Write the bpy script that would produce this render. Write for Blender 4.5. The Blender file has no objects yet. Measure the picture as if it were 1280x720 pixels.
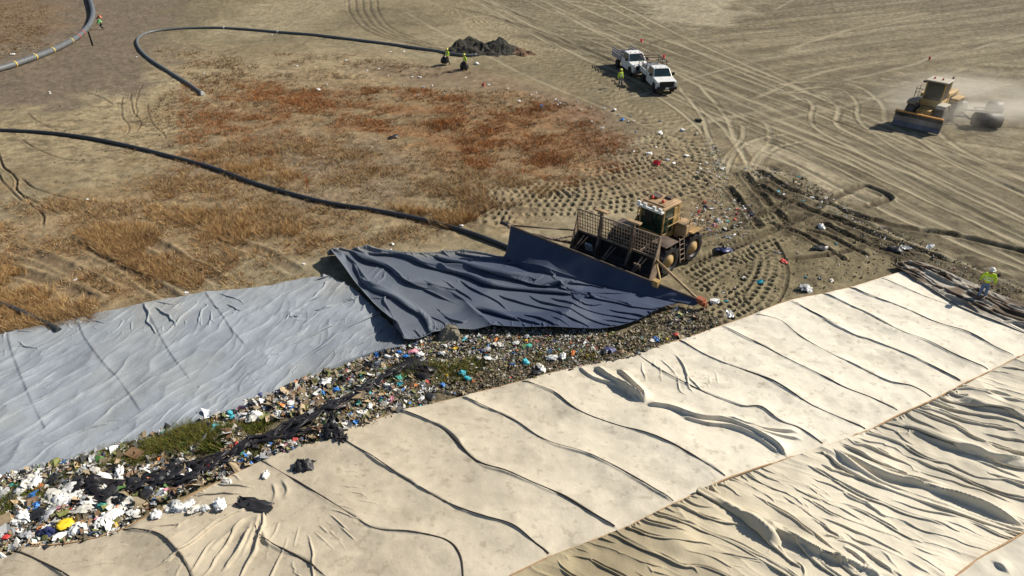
import bpy, math, random
import numpy as np
from mathutils import Vector, Matrix, Euler
random.seed(7); RNG = np.random.default_rng(7)
scene = bpy.context.scene
COL = scene.collection
# ------------------------------------------------------------------ camera
F = 853.3; H = 19.3; PITCH = math.radians(32.5)
CP, SP = math.cos(PITCH), math.sin(PITCH)
cam_d = bpy.data.cameras.new('camera'); cam = bpy.data.objects.new('camera', cam_d); COL.objects.link(cam)
cam.location = (0, 0, H); cam.rotation_euler = (math.pi/2-PITCH, 0, 0)
cam_d.sensor_width = 36; cam_d.lens = 24; cam_d.clip_end = 6000; cam_d.clip_start = .1
scene.camera = cam
def P(px, py, z=0.0):
    """photo pixel -> world point on the level z"""
    x = (px-640)/F; v = (360-py)/F
    dy = CP+v*SP; dz = -SP+v*CP
    t = (z-H)/dz
    return (x*t, dy*t)
def W(pts, z=0.0): return np.array([P(a, b, z) for a, b in pts])
def vrow(v): return P(640, v)[1]
# ------------------------------------------------------------------ noise
_T = [np.random.default_rng(100+i).random((256, 256)) for i in range(12)]
def vn(x, y, seed=0):
    xi = np.floor(x).astype(np.int64); yi = np.floor(y).astype(np.int64)
    fx = x-xi; fy = y-yi
    fx = fx*fx*fx*(fx*(fx*6-15)+10); fy = fy*fy*fy*(fy*(fy*6-15)+10)
    T = _T[seed % 12]; a = xi & 255; b = yi & 255; a1 = (a+1) & 255; b1 = (b+1) & 255
    return (T[a, b]*(1-fx)+T[a1, b]*fx)*(1-fy)+(T[a, b1]*(1-fx)+T[a1, b1]*fx)*fy
def fbm(x, y, o=4, seed=0, g=.5):
    s = 0; a = 1; n = 0
    for k in range(o):
        s = s+a*vn(x*2**k+17.3*k, y*2**k-9.1*k, seed+k); n += a; a *= g
    return s/n
def ridge(x, y, o=3, seed=0):
    s = 0; a = 1; n = 0
    for k in range(o):
        s = s+a*(1-np.abs(2*vn(x*2**k+5.1*k, y*2**k+3.7*k, seed+k)-1)); n += a; a *= .5
    return s/n
def sstep(a, b, x):
    t = np.clip((x-a)/(b-a), 0, 1); return t*t*(3-2*t)
# ------------------------------------------------------------------ paths
def smooth(pts, n=6):
    p = np.array(pts, float)
    if len(p) < 3: return p
    q = np.vstack([2*p[0]-p[1], p, 2*p[-1]-p[-2]]); out = []
    for i in range(1, len(q)-2):
        for k in range(n):
            t = k/n
            out.append(.5*((2*q[i])+(-q[i-1]+q[i+1])*t+(2*q[i-1]-5*q[i]+4*q[i+1]-q[i+2])*t*t+(-q[i-1]+3*q[i]-3*q[i+1]+q[i+2])*t**3))
    out.append(p[-1]); return np.array(out)
def st(X, Y, path, maxd):
    """arc length and signed offset (positive to the left of travel) of points near a path"""
    x0, y0 = path.min(0)-maxd; x1, y1 = path.max(0)+maxd
    idx = np.nonzero((X > x0) & (X < x1) & (Y > y0) & (Y < y1))[0]
    x = X[idx]; y = Y[idx]
    best = np.full(len(idx), maxd*maxd*1.0001); S = np.zeros(len(idx)); T = np.zeros(len(idx)); s = 0
    for i in range(len(path)-1):
        a = path[i]; d = path[i+1]-a; L = math.hypot(*d)
        if L < 1e-6: continue
        d = d/L
        rx = x-a[0]; ry = y-a[1]
        u = np.clip(rx*d[0]+ry*d[1], 0, L)
        ex = rx-u*d[0]; ey = ry-u*d[1]; dd = ex*ex+ey*ey
        m = dd < best
        sg = np.where(rx*(-d[1])+ry*d[0] >= 0, 1, -1)
        best = np.where(m, dd, best); S = np.where(m, s+u, S); T = np.where(m, sg*np.sqrt(dd), T)
        s += L
    ok = best < maxd*maxd
    return idx[ok], S[ok], T[ok], s
def inside(X, Y, poly):
    r = np.zeros(X.shape, bool); n = len(poly)
    for i in range(n):
        x1, y1 = poly[i]; x2, y2 = poly[(i+1) % n]
        c = ((y1 > Y) != (y2 > Y))
        with np.errstate(divide='ignore', invalid='ignore'):
            r ^= c & (X < (x2-x1)*(Y-y1)/(y2-y1+1e-12)+x1)
    return r
def soft(X, Y, poly_px, edge=1.5, warp=1.5, wf=.25, seed=3):
    """0..1 membership of a ground area, with a ragged soft border (metres)"""
    poly = W(poly_px); R = np.zeros(X.shape); mg = edge+warp*2
    x0, y0 = poly.min(0)-mg; x1, y1 = poly.max(0)+mg
    idx = np.nonzero((X > x0) & (X < x1) & (Y > y0) & (Y < y1))[0]; X = X[idx]; Y = Y[idx]
    Xw = X; Yw = Y
    if warp:
        Xw = X+(fbm(X*wf, Y*wf, 3, seed)-.5)*4*warp; Yw = Y+(fbm(X*wf+40, Y*wf, 3, seed+1)-.5)*4*warp
    ins = inside(Xw, Yw, poly)
    D = np.full(X.shape, 1e9)
    for i in range(len(poly)):
        a = poly[i]; b = poly[(i+1) % len(poly)]; d = b-a; L2 = d@d+1e-9
        m = slice(None)
        u = np.clip(((Xw-a[0])*d[0]+(Yw-a[1])*d[1])/L2, 0, 1)
        D = np.minimum(D, (Xw-a[0]-u*d[0])**2+(Yw-a[1]-u*d[1])**2)
    R[idx] = sstep(-edge, edge, np.sqrt(D)*np.where(ins, 1, -1))
    return R
# ------------------------------------------------------------------ materials
def new_mat(name):
    m = bpy.data.materials.new(name); m.use_nodes = True
    nt = m.node_tree; b = nt.nodes['Principled BSDF']
    return m, nt, b
def N(nt, t, **k):
    n = nt.nodes.new(t)
    for a, v in k.items(): setattr(n, a, v)
    return n
def mat(name, col, rough=.6, metal=0, var=.12, scale=6, bump=0.0, bscale=40, spec=.4, emit=None):
    """painted/cloth/metal surface with a noise that varies its own colour, and a fine bump"""
    m, nt, b = new_mat(name)
    tc = N(nt, 'ShaderNodeTexCoord'); nz = N(nt, 'ShaderNodeTexNoise')
    nz.inputs['Scale'].default_value = scale; nz.inputs['Detail'].default_value = 6
    nt.links.new(tc.outputs['Object'], nz.inputs['Vector'])
    cr = N(nt, 'ShaderNodeValToRGB')
    lo = [max(0, c*(1-var*1.6)) for c in col]; hi = [min(1, c*(1+var)) for c in col]
    cr.color_ramp.elements[0].color = (*lo, 1); cr.color_ramp.elements[1].color = (*hi, 1)
    cr.color_ramp.elements[0].position = .3; cr.color_ramp.elements[1].position = .7
    nt.links.new(nz.outputs['Fac'], cr.inputs['Fac']); nt.links.new(cr.outputs['Color'], b.inputs['Base Color'])
    b.inputs['Roughness'].default_value = rough; b.inputs['Metallic'].default_value = metal
    b.inputs['Specular IOR Level'].default_value = spec
    if bump:
        n2 = N(nt, 'ShaderNodeTexNoise'); n2.inputs['Scale'].default_value = bscale; n2.inputs['Detail'].default_value = 5
        nt.links.new(tc.outputs['Object'], n2.inputs['Vector'])
        bp = N(nt, 'ShaderNodeBump'); bp.inputs['Strength'].default_value = bump; bp.inputs['Distance'].default_value = .03
        nt.links.new(n2.outputs['Fac'], bp.inputs['Height']); nt.links.new(bp.outputs['Normal'], b.inputs['Normal'])
    return m
def attr_mat(name, rough=.95, fine=((30, .25), (6, .25)), bump=.5, bscale=25, bdist=.04, spec=.15, trans=0):
    """surface whose own colour is stored on the mesh (attribute col), modulated by fine noise"""
    m, nt, b = new_mat(name)
    at = N(nt, 'ShaderNodeAttribute', attribute_name='col'); tc = N(nt, 'ShaderNodeTexCoord')
    cur = at.outputs['Color']
    for sc, am in fine:
        nz = N(nt, 'ShaderNodeTexNoise'); nz.inputs['Scale'].default_value = sc; nz.inputs['Detail'].default_value = 5; nz.inputs['Roughness'].default_value = .7
        nt.links.new(tc.outputs['Object'], nz.inputs['Vector'])
        mr = N(nt, 'ShaderNodeMapRange'); mr.inputs['From Min'].default_value = .25; mr.inputs['From Max'].default_value = .75
        mr.inputs['To Min'].default_value = 1-am; mr.inputs['To Max'].default_value = 1+am
        nt.links.new(nz.outputs['Fac'], mr.inputs['Value'])
        vm = N(nt, 'ShaderNodeVectorMath', operation='SCALE')
        nt.links.new(cur, vm.inputs[0]); nt.links.new(mr.outputs['Result'], vm.inputs['Scale']); cur = vm.outputs['Vector']
    nt.links.new(cur, b.inputs['Base Color'])
    b.inputs['Roughness'].default_value = rough; b.inputs['Specular IOR Level'].default_value = spec
    if bump:
        n2 = N(nt, 'ShaderNodeTexNoise'); n2.inputs['Scale'].default_value = bscale; n2.inputs['Detail'].default_value = 6; n2.inputs['Roughness'].default_value = .65
        nt.links.new(tc.outputs['Object'], n2.inputs['Vector'])
        bp = N(nt, 'ShaderNodeBump'); bp.inputs['Strength'].default_value = bump; bp.inputs['Distance'].default_value = bdist
        nt.links.new(n2.outputs['Fac'], bp.inputs['Height']); nt.links.new(bp.outputs['Normal'], b.inputs['Normal'])
    return m
# ------------------------------------------------------------------ objects
def tag(o, label=None, cat=None, group=None, kind=None):
    if label: o['label'] = label
    if cat: o['category'] = cat
    if group: o['group'] = group
    if kind: o['kind'] = kind
    return o
def link(name, me, m=None, parent=None, loc=None):
    o = bpy.data.objects.new(name, me); COL.objects.link(o)
    if m is not None and me is not None:
        for k in (m if isinstance(m, (list, tuple)) else [m]): me.materials.append(k)
    if parent: o.parent = parent
    if loc is not None: o.location = loc
    return o
def empty(name, loc, rz=0, **k):
    o = bpy.data.objects.new(name, None); COL.objects.link(o); o.location = loc; o.rotation_euler = (0, 0, rz)
    o.empty_display_size = .3
    return tag(o, **k)
def np_mesh(name, V, Fq, col=None, smooth_=True, tris=False):
    me = bpy.data.meshes.new(name); k = 3 if tris else 4
    me.vertices.add(len(V)); me.vertices.foreach_set('co', np.asarray(V, np.float32).ravel())
    nf = len(Fq); me.loops.add(nf*k); me.loops.foreach_set('vertex_index', np.asarray(Fq, np.int32).ravel())
    me.polygons.add(nf); me.polygons.foreach_set('loop_start', np.arange(0, nf*k, k, dtype=np.int32))
    try: me.polygons.foreach_set('loop_total', np.full(nf, k, np.int32))
    except Exception: pass
    me.update(calc_edges=True)
    me.polygons.foreach_set('use_smooth', np.full(nf, smooth_, bool))
    if col is not None:
        a = me.attributes.new('col', 'FLOAT_COLOR', 'POINT')
        c = np.ones((len(V), 4), np.float32); c[:, :3] = np.clip(col, 0, 1); a.data.foreach_set('color', c.ravel())
    me.validate(); return me
def grid_faces(nr, nc):
    i = np.arange(nr*nc).reshape(nr, nc)
    return np.stack([i[:-1, :-1], i[:-1, 1:], i[1:, 1:], i[1:, :-1]], -1).reshape(-1, 4)
class MB:
    """collects simple shaped pieces of ONE part into one mesh"""
    def __init__(s): s.v = []; s.f = []
    def add(s, vs, fs):
        n = len(s.v); s.v += [tuple(map(float, v)) for v in vs]; s.f += [tuple(i+n for i in f) for f in fs]; return s
    def box(s, c, d, rz=0, rx=0, ry=0, taper=1.0, shift=(0, 0)):
        R = Euler((rx, ry, rz)).to_matrix(); vs = []
        for k in (-1, 1):
            t = taper if k > 0 else 1; sh = shift if k > 0 else (0, 0)
            for i, j in ((-1, -1), (1, -1), (1, 1), (-1, 1)):
                p = R @ Vector((i*d[0]/2*t+sh[0], j*d[1]/2*t+sh[1], k*d[2]/2)); vs.append((p.x+c[0], p.y+c[1], p.z+c[2]))
        return s.add(vs, [(3, 2, 1, 0), (4, 5, 6, 7), (0, 1, 5, 4), (1, 2, 6, 5), (2, 3, 7, 6), (3, 0, 4, 7)])
    def prism(s, prof, x0, x1):
        """profile in (y,z), extruded along x"""
        n = len(prof); vs = [(x0, y, z) for y, z in prof]+[(x1, y, z) for y, z in prof]
        fs = [tuple(range(n))[::-1], tuple(range(n, 2*n))]+[(i, (i+1) % n, n+(i+1) % n, n+i) for i in range(n)]
        return s.add(vs, fs)
    def tube(s, pts, r, n=8, caps=True, flat=1.0):
        pts = [Vector(p) for p in pts]; m = len(pts); vs = []; rr = r if hasattr(r, '__len__') else [r]*m
        for i, p in enumerate(pts):
            t = (pts[min(i+1, m-1)]-pts[max(i-1, 0)])
            t = t.normalized() if t.length > 1e-9 else Vector((0, 0, 1))
            up = Vector((0, 0, 1)) if abs(t.z) < .95 else Vector((1, 0, 0))
            a = t.cross(up).normalized(); b = a.cross(t).normalized()
            for k in range(n):
                w = 2*math.pi*k/n; q = p+a*math.cos(w)*rr[i]+b*math.sin(w)*rr[i]*flat; vs.append((q.x, q.y, q.z))
        fs = [(i*n+k, i*n+(k+1) % n, (i+1)*n+(k+1) % n, (i+1)*n+k) for i in range(m-1) for k in range(n)]
        if caps: fs += [tuple(range(n))[::-1], tuple((m-1)*n+k for k in range(n))]
        return s.add(vs, fs)
    def lathe(s, prof, c, axis='x', n=24):
        """profile list (offset along axis, radius)"""
        vs = []
        for o, r in prof:
            for k in range(n):
                w = 2*math.pi*k/n; a, b = r*math.cos(w), r*math.sin(w)
                q = (o, a, b) if axis == 'x' else ((a, o, b) if axis == 'y' else (a, b, o))
                vs.append((q[0]+c[0], q[1]+c[1], q[2]+c[2]))
        m = len(prof)
        fs = [(i*n+k, i*n+(k+1) % n, (i+1)*n+(k+1) % n, (i+1)*n+k) for i in range(m-1) for k in range(n)]
        fs += [tuple(range(n))[::-1], tuple((m-1)*n+k for k in range(n))]
        return s.add(vs, fs)
    def build(s, name, m, parent=None, smooth_=False, bevel=0, loc=None):
        me = bpy.data.meshes.new(name); me.from_pydata(s.v, [], s.f)
        import bmesh
        bm = bmesh.new(); bm.from_mesh(me); bmesh.ops.recalc_face_normals(bm, faces=bm.faces[:]); bm.to_mesh(me); bm.free()
        if smooth_:
            for p in me.polygons: p.use_smooth = len(p.vertices) == 4
        o = link(name, me, m, parent, loc)
        if bevel:
            b = o.modifiers.new('bevel', 'BEVEL'); b.width = bevel; b.segments = 2; b.limit_method = 'ANGLE'
        return o
# ------------------------------------------------------------------ light, sky
SUN_AZ = math.radians(69); SUN_EL = math.radians(37)      # azimuth right of the view direction (+y)
wd = bpy.data.worlds.new('World'); scene.world = wd; wd.use_nodes = True
nt = wd.node_tree; bg = nt.nodes['Background']
sky = nt.nodes.new('ShaderNodeTexSky'); sky.sky_type = 'NISHITA'; sky.sun_disc = False
sky.sun_elevation = SUN_EL; sky.sun_rotation = SUN_AZ; sky.altitude = 200; sky.air_density = 1.0; sky.dust_density = .8
nt.links.new(sky.outputs[0], bg.inputs['Color']); bg.inputs['Strength'].default_value = .062
sd = bpy.data.lights.new('sun', 'SUN'); sd.energy = 5.0; sd.angle = math.radians(.53); sd.color = (1, .925, .80)
so = bpy.data.objects.new('sun', sd); COL.objects.link(so)
sdir = Vector((math.sin(SUN_AZ)*math.cos(SUN_EL), math.cos(SUN_AZ)*math.cos(SUN_EL), math.sin(SUN_EL)))
so.rotation_euler = sdir.to_track_quat('Z', 'Y').to_euler(); so.location = sdir*200
vs_ = scene.view_settings; vs_.view_transform = 'Standard'; vs_.look = 'None'; vs_.exposure = 0.48; vs_.gamma = 1
scene.render.engine = 'CYCLES'
scene.cycles.max_bounces = 5; scene.cycles.diffuse_bounces = 3; scene.cycles.volume_bounces = 3; scene.cycles.use_denoising = True
# ------------------------------------------------------------------ ground heights
# areas (photo pixels turned into ground points by P)
TRASH = [(-60, 625), (0, 598), (60, 582), (180, 548), (260, 520), (330, 496), (420, 460), (510, 425), (600, 412), (700, 412), (800, 400), (850, 385), (880, 400), (870, 425),
         (830, 432), (790, 448), (735, 458), (640, 482), (560, 502), (425, 545), (330, 575), (250, 606), (190, 632), (150, 668), (15, 696), (-60, 715)]
T3_TOP = [(-60, 702), (15, 690), (60, 676), (155, 664), (195, 628), (255, 602), (325, 575), (415, 543), (498, 516), (575, 499), (650, 479), (722, 458), (793, 442), (848, 426), (900, 408), (940, 394), (985, 378), (1027, 370), (1060, 362), (1098, 350), (1130, 341)]
def base_z(X, Y):
    X = np.asarray(X, float); Y = np.asarray(Y, float)
    return (fbm(X*.05, Y*.05, 3, 2)-.5)*.5*sstep(5, 30, Y)
def gz(x, y): return float(base_z(np.array([x]), np.array([y]))[0])
def G(px, py, dz=0):
    """ground point seen at a photo pixel"""
    x, y = P(px, py); z = gz(x, y); x, y = P(px, py, z); return (x, y, gz(x, y)+dz)
rows_v = np.arange(-45, 800, .92)
ys = np.array([vrow(v) for v in rows_v])
far = ys[0]*np.geomspace(1.03, 18, 40)[::-1]
near = ys[-1]-np.geomspace(.3, 120, 30)
ys = np.concatenate([far, ys, near])[::-1]
us = np.linspace(-.98, .98, 1480)
us = np.concatenate([-np.geomspace(1.0, 30, 24)[::-1], us, np.geomspace(1.0, 30, 24)])
depth = np.maximum(ys*CP+H*SP, 14)
GX = (us[None, :]*depth[:, None]); GY = np.repeat(ys[:, None], len(us), 1)
nr, nc = GX.shape
X = GX.ravel(); Y = GY.ravel()
Z = base_z(X, Y)
# ---- own colour of the soil
def C3(r, g, b): return np.array([r, g, b])
def mixc(c, col, m): return c*(1-m[:, None])+col*m[:, None]
n1 = fbm(X*.06, Y*.06, 5, 1); n2 = fbm(X*.5, Y*.5, 4, 4); n3 = fbm(X*2.2, Y*2.2, 3, 6)
c = np.tile(C3(.190, .158, .096), (len(X), 1))
c = mixc(c, C3(.26, .218, .14), sstep(.48, .66, n1)*.7)
c = mixc(c, C3(.145, .120, .076), sstep(.5, .3, n1)*.8)
# graded pad on the right: streaks that follow the traffic
al = math.radians(-27)
sx = X*math.cos(al)+Y*math.sin(al); sy = -X*math.sin(al)+Y*math.cos(al)
strk = fbm(sx*.035, sy*.9, 4, 5)
al2 = math.radians(24)
tx = X*math.cos(al2)+Y*math.sin(al2); ty = -X*math.sin(al2)+Y*math.cos(al2)
strk2 = fbm(tx*.03, ty*.6, 4, 8)
PAD = soft(X, Y, [(520, -45), (620, 20), (740, 90), (850, 140), (900, 190), (930, 215), (1000, 235), (1150, 320), (1420, 430), (1500, 100), (1500, -45)], 3, 2)
UP = soft(X, Y, [(880, -45), (900, 70), (1000, 110), (1150, 95), (1500, 60), (1500, -45)], 8, 5)
TOPR = UP
sk = strk*(1-TOPR)+strk2*TOPR
fs = fbm(sx*.10, sy*3.2, 4, 2)*(1-TOPR)+fbm(tx*.09, ty*2.6, 4, 2)*TOPR
c = mixc(c, C3(.165, .138, .086), PAD*.45)
c = mixc(c, C3(.30, .26, .175), sstep(.54, .66, sk)*PAD*(.5-.2*TOPR))
c = mixc(c, C3(.125, .103, .064), sstep(.48, .36, sk)*PAD*.6)
c = mixc(c, C3(.34, .295, .20), sstep(.57, .68, fs)*PAD*.35)
c = mixc(c, C3(.10, .082, .052), sstep(.42, .32, fs)*PAD*.35)
c = mixc(c, C3(.36, .315, .22), soft(X, Y, [(780, -40), (925, -40), (922, 20), (905, 32), (850, 33), (800, 20)], 2, 2)*.7)
LEFT = soft(X, Y, [(40, 150), (120, 115), (240, 80), (330, 75), (560, 80), (420, 110), (250, 110), (240, 190), (150, 230), (60, 220), (-200, 260), (-200, 150)], 3, 3)
c = mixc(c, C3(.31, .245, .145), LEFT*.7)
c = mixc(c, C3(.27, .205, .12), soft(X, Y, [(200, 60), (420, 60), (600, 85), (760, 125), (700, 140), (450, 105), (240, 110)], 3, 3)*.6)
DARK = soft(X, Y, [(-300, -45), (200, -45), (215, 20), (195, 80), (160, 108), (90, 122), (20, 138), (-300, 170)], 3, 3)
c = mixc(c, C3(.148, .116, .082), DARK*.95)
c = mixc(c, C3(.165, .112, .068), soft(X, Y, [(-300, -45), (85, -45), (70, 30), (30, 58), (-300, 90)], 2, 2)*.8)
BRUSH = soft(X, Y, [(230, 100), (330, 95), (560, 108), (700, 122), (800, 170), (800, 215), (740, 225), (640, 250), (560, 285), (480, 320), (400, 345), (-60, 430), (-200, 330), (0, 250), (120, 235), (230, 200)], 3, 4)
c = mixc(c, C3(.235, .158, .082), BRUSH*(.35+.5*n2))
RUST = soft(X, Y, [(290, 118), (400, 112), (520, 112), (640, 128), (750, 142), (790, 175), (800, 205), (740, 220), (640, 205), (500, 190), (380, 172), (280, 165)], 3, 3)
c = mixc(c, C3(.23, .115, .05), RUST*sstep(.36, .62, fbm(X*.22, Y*.4, 4, 5))*.65)
c = mixc(c, C3(.17, .13, .10), soft(X, Y, [(250, 180), (500, 195), (620, 225), (560, 250), (350, 230)], 3, 4)*.45)
c = mixc(c, C3(.165, .115, .08), soft(X, Y, [(430, 78), (600, 88), (780, 140), (840, 200), (800, 215), (640, 118), (470, 95)], 2, 2)*.6)
CLOD = soft(X, Y, [(700, 255), (820, 250), (880, 265), (925, 215), (1000, 225), (1050, 262), (1150, 320), (1400, 420), (1400, 470), (1130, 340), (1000, 375), (850, 430), (800, 445), (850, 380), (870, 300)], 1.5, 1.5)
c = mixc(c, C3(.150, .124, .072), CLOD*.75)
BERM = np.maximum(soft(X, Y, [(922, 205), (955, 200), (1000, 214), (1040, 240), (1110, 285), (1180, 312), (1290, 352), (1290, 392), (1190, 352), (1110, 325), (1050, 305), (1000, 285), (985, 305), (950, 290), (925, 250)], .8, 1.6, .5), .8*soft(X, Y, [(800, 400), (850, 372), (900, 392), (880, 425), (830, 436)], .6, .8, .6))
BR_ = BERM*sstep(.36, .52, fbm(X*.8, Y*1.1, 4, 8))
c = mixc(c, C3(.080, .062, .038), BR_*.88); c = c*(1-.14*PAD)[:, None]
c = mixc(c, C3(.14, .118, .074), soft(X, Y, [(760, 60), (960, 90), (1120, 180), (1300, 250), (1340, 350), (1150, 300), (930, 180), (820, 120)], 3, 3)*.45)
TR = soft(X, Y, TRASH, .5, .5, .6)
c = mixc(c, C3(.12, .10, .065), TR*.9)
c = mixc(c, C3(.42, .36, .25), soft(X, Y, [(920, 195), (960, 180), (1060, 215), (1070, 245), (1030, 250), (990, 215)], 1, 1)*.5)
n4 = fbm(X*6, Y*6, 2, 9)
CL2 = soft(X, Y, [(540, 225), (640, 232), (800, 200), (880, 160), (910, 210), (870, 300), (800, 300), (720, 262), (640, 285), (560, 290), (500, 270)], 1.5, 2)
c = mixc(c, C3(.225, .165, .095), CL2*.5)
c = mixc(c, C3(.10, .075, .048), CL2*sstep(.52, .62, fbm(X*.9, Y*1.3, 4, 9))*.6)
c = mixc(c, C3(.10, .08, .052), (LEFT+.5*BRUSH).clip(0, 1)*sstep(.60, .68, fbm(X*.8+Y*.4, Y*1.9, 4, 7))*.6)
c *= (.62+.76*n3)[:, None]*(.84+.32*n2)[:, None]*(.8+.4*n4)[:, None]
# ---- roughness of the soil itself
dens = depth[:, None]/F*np.ones((1, nc)); px_m = dens.ravel()
amp = .012+.028*CLOD+.05*TR+.03*BRUSH+.02*DARK+.012*LEFT
Z += (fbm(X*3.1, Y*3.1, 3, 3)-.5)*2*amp*sstep(.25, .05, px_m*.6)
Z += BERM*(.16*(ridge(X*.7, Y*1.0, 3, 2)-.5)+.10*(fbm(X*2.4, Y*2.4, 3, 4)-.5))
Z += (ridge(X*.9, Y*.9, 3, 7)-.6)*.10*(CLOD*.45+.5*BRUSH+.4*CL2)+(fbm(X*2.6, Y*2.6, 3, 5)-.5)*.12*CL2
# far relief that still reads at grazing angles
Z += (fbm(X*.35, Y*.35, 3, 9)-.5)*.10*(1-CLOD)
Z += PAD*(sk-.5)*.03
dZ = np.zeros(len(X))
def rut(pts, w=.3, dep=.06, rim=.5, shade=0, kx=None, col=None, cm=.5, wob=.15):
    """a wheel rut: pressed groove with thrown-up rims"""
    path = smooth(W(pts)); idx, S, T, L = st(X, Y, path, w*3.2)
    if len(idx) == 0: return
    T = T+(vn(S*.3, S*0+w*7, 3)-.5)*wob
    fade = sstep(0, .06*L+.3, S)*sstep(L, L*.94-.3, S)
    g = np.exp(-(T/w)**4)
    dZ[idx] += .38*(-dep*g+dep*rim*np.exp(-((np.abs(T)-w*1.45)/(w*.45))**2))*fade*(.6+.8*vn(S*.5, S*0, 4))
    if col is not None:
        m = (g*cm*fade*(.4+.9*vn(S*.25, S*0+3, 5)))[:, None]; c[idx] = c[idx]*(1-m)+np.array(col)*m
def pair(pts, gap=2.0, n=2, **k):
    p = W(smooth(pts, 3)); d = np.gradient(p, axis=0); d /= np.hypot(d[:, 0], d[:, 1])[:, None]+1e-9
    nn = np.stack([-d[:, 1], d[:, 0]], 1)
    for i in range(n):
        o = (i-(n-1)/2)*gap; q = p+nn*o
        rut_w(q, **k)
def rut_w(q, **k):
    global W
    _W = W
    W = lambda a, z=0.0: np.array(a)
    try: rut(q, **k)
    finally: W = _W
LT = (.34, .295, .20); DK = (.085, .068, .042)
# long traffic lanes over the pad
lanes = [[(640, -10), (760, 40), (900, 92), (1060, 150), (1180, 205), (1340, 285)],
         [(560, -20), (700, 55), (850, 118), (960, 168), (1100, 232), (1340, 350)],
         [(700, -30), (850, 50), (960, 98), (1080, 150), (1200, 200), (1340, 262)],
         [(880, 128), (960, 160), (1040, 196), (1150, 255), (1340, 345)],
         [(930, 190), (990, 215), (1060, 252), (1160, 300), (1340, 375)],
         [(600, 0), (720, 62), (800, 98), (880, 150), (915, 200), (925, 235)],
         [(960, 112), (1020, 104), (1065, 110), (1088, 130), (1092, 152), (1130, 180), (1200, 218), (1320, 275)],
         [(970, 120), (1010, 118), (1032, 130), (1032, 155), (1070, 178), (1110, 200), (1220, 255), (1330, 310)],
         [(860, 105), (890, 140), (905, 175), (918, 215)], [(905, 150), (940, 150), (945, 175), (925, 200), (922, 225)],
         [(1000, 170), (960, 178), (935, 195), (925, 225)], [(1150, 160), (1190, 190), (1260, 225), (1340, 262)]]
for i, ln in enumerate(lanes):
    pair(ln, gap=2.1, n=2, w=.20, dep=.09, rim=.8, col=LT if i % 3 else (.30, .26, .175), cm=.8)
    pair(ln, gap=2.75, n=2, w=.13, dep=.05, col=DK, cm=.6)
rg = random.Random(11)
for k in range(24):                                                # fans of lighter and darker wheel lines
    i = rg.choice([0, 1, 2, 3, 4]); dx = rg.uniform(-60, 60); dy = rg.uniform(-42, 42)
    pair([(a+dx, b+dy) for a, b in lanes[i]], n=1, w=rg.uniform(.10, .26), dep=rg.uniform(.04, .1), col=rg.choice([LT, DK, DK]), cm=rg.uniform(.35, .8))
for k in range(15):
    x0 = rg.uniform(850, 1300); y0 = rg.uniform(-5, 175); s_ = rg.uniform(90, 330)
    cu = rg.uniform(-12, 12)
    pair([(x0-s_/2, y0+s_*.14), (x0, y0+cu), (x0+s_/2, y0-s_*.13)], n=1, w=rg.uniform(.15, .4), dep=rg.uniform(.03, .08), col=rg.choice([LT, (.38, .34, .25), DK]), cm=rg.uniform(.3, .6))
for k in range(5):                                                 # curved scrape marks up the middle
    o = k*9
    rut([(434+o, -8), (437+o, 14), (450+o, 32), (480+o, 47), (520+o, 57+k*2), (560, 62+k*2)], w=.22, dep=.14, col=DK, cm=.5)
for k in range(4): rut([(500, 48+k*4), (540, 56+k*4), (580, 66+k*2)], w=.3, dep=.08, col=DK, cm=.35)
rut([(560, 8), (620, 22), (680, 42), (740, 66), (780, 85)], w=.35, dep=.22, rim=1.1, col=DK, cm=.6)
rut([(600, 2), (680, 30), (760, 62)], w=.3, dep=.16, rim=1, col=DK, cm=.4)
# ruts and scars on the left
for ln, d_ in (([(-10, 175), (2, 200), (15, 225), (45, 255), (75, 275)], .22), ([(-10, 215), (10, 235), (40, 262), (60, 285)], .16), ([(20, 175), (60, 192), (105, 205)], .14), ([(28, 142), (60, 158), (110, 172)], .12),
               ([(95, 118), (120, 120), (145, 132)], .18), ([(20, 225), (50, 240), (100, 252), (130, 258)], .16), ([(160, 115), (168, 140), (175, 165)], .12), ([(180, 128), (190, 150), (205, 175)], .12), ([(150, 120), (155, 150), (160, 170)], .1),
               ([(175, 105), (172, 125), (165, 150)], .1), ([(285, 85), (300, 95), (330, 78)], .12), ([(225, 50), (255, 62), (285, 72)], .12), ([(230, 65), (262, 78), (300, 82)], .1), ([(190, 58), (215, 72), (260, 78)], .1)):
    rut(ln, w=.09, dep=d_*1.1, rim=.5, col=DK, cm=.65, wob=.9)
# furrows through the dry grass, lower left
for ln in ([(75, 300), (120, 318), (165, 345), (215, 372), (240, 385)], [(5, 310), (50, 325), (100, 350), (150, 370)], [(110, 278), (170, 300), (230, 330), (290, 352)], [(290, 305), (330, 320), (370, 345)], [(0, 335), (60, 358), (110, 380)]):
    rut(ln, w=.35, dep=.2, rim=.8, col=(.10, .07, .045), cm=.55, wob=.8)
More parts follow.
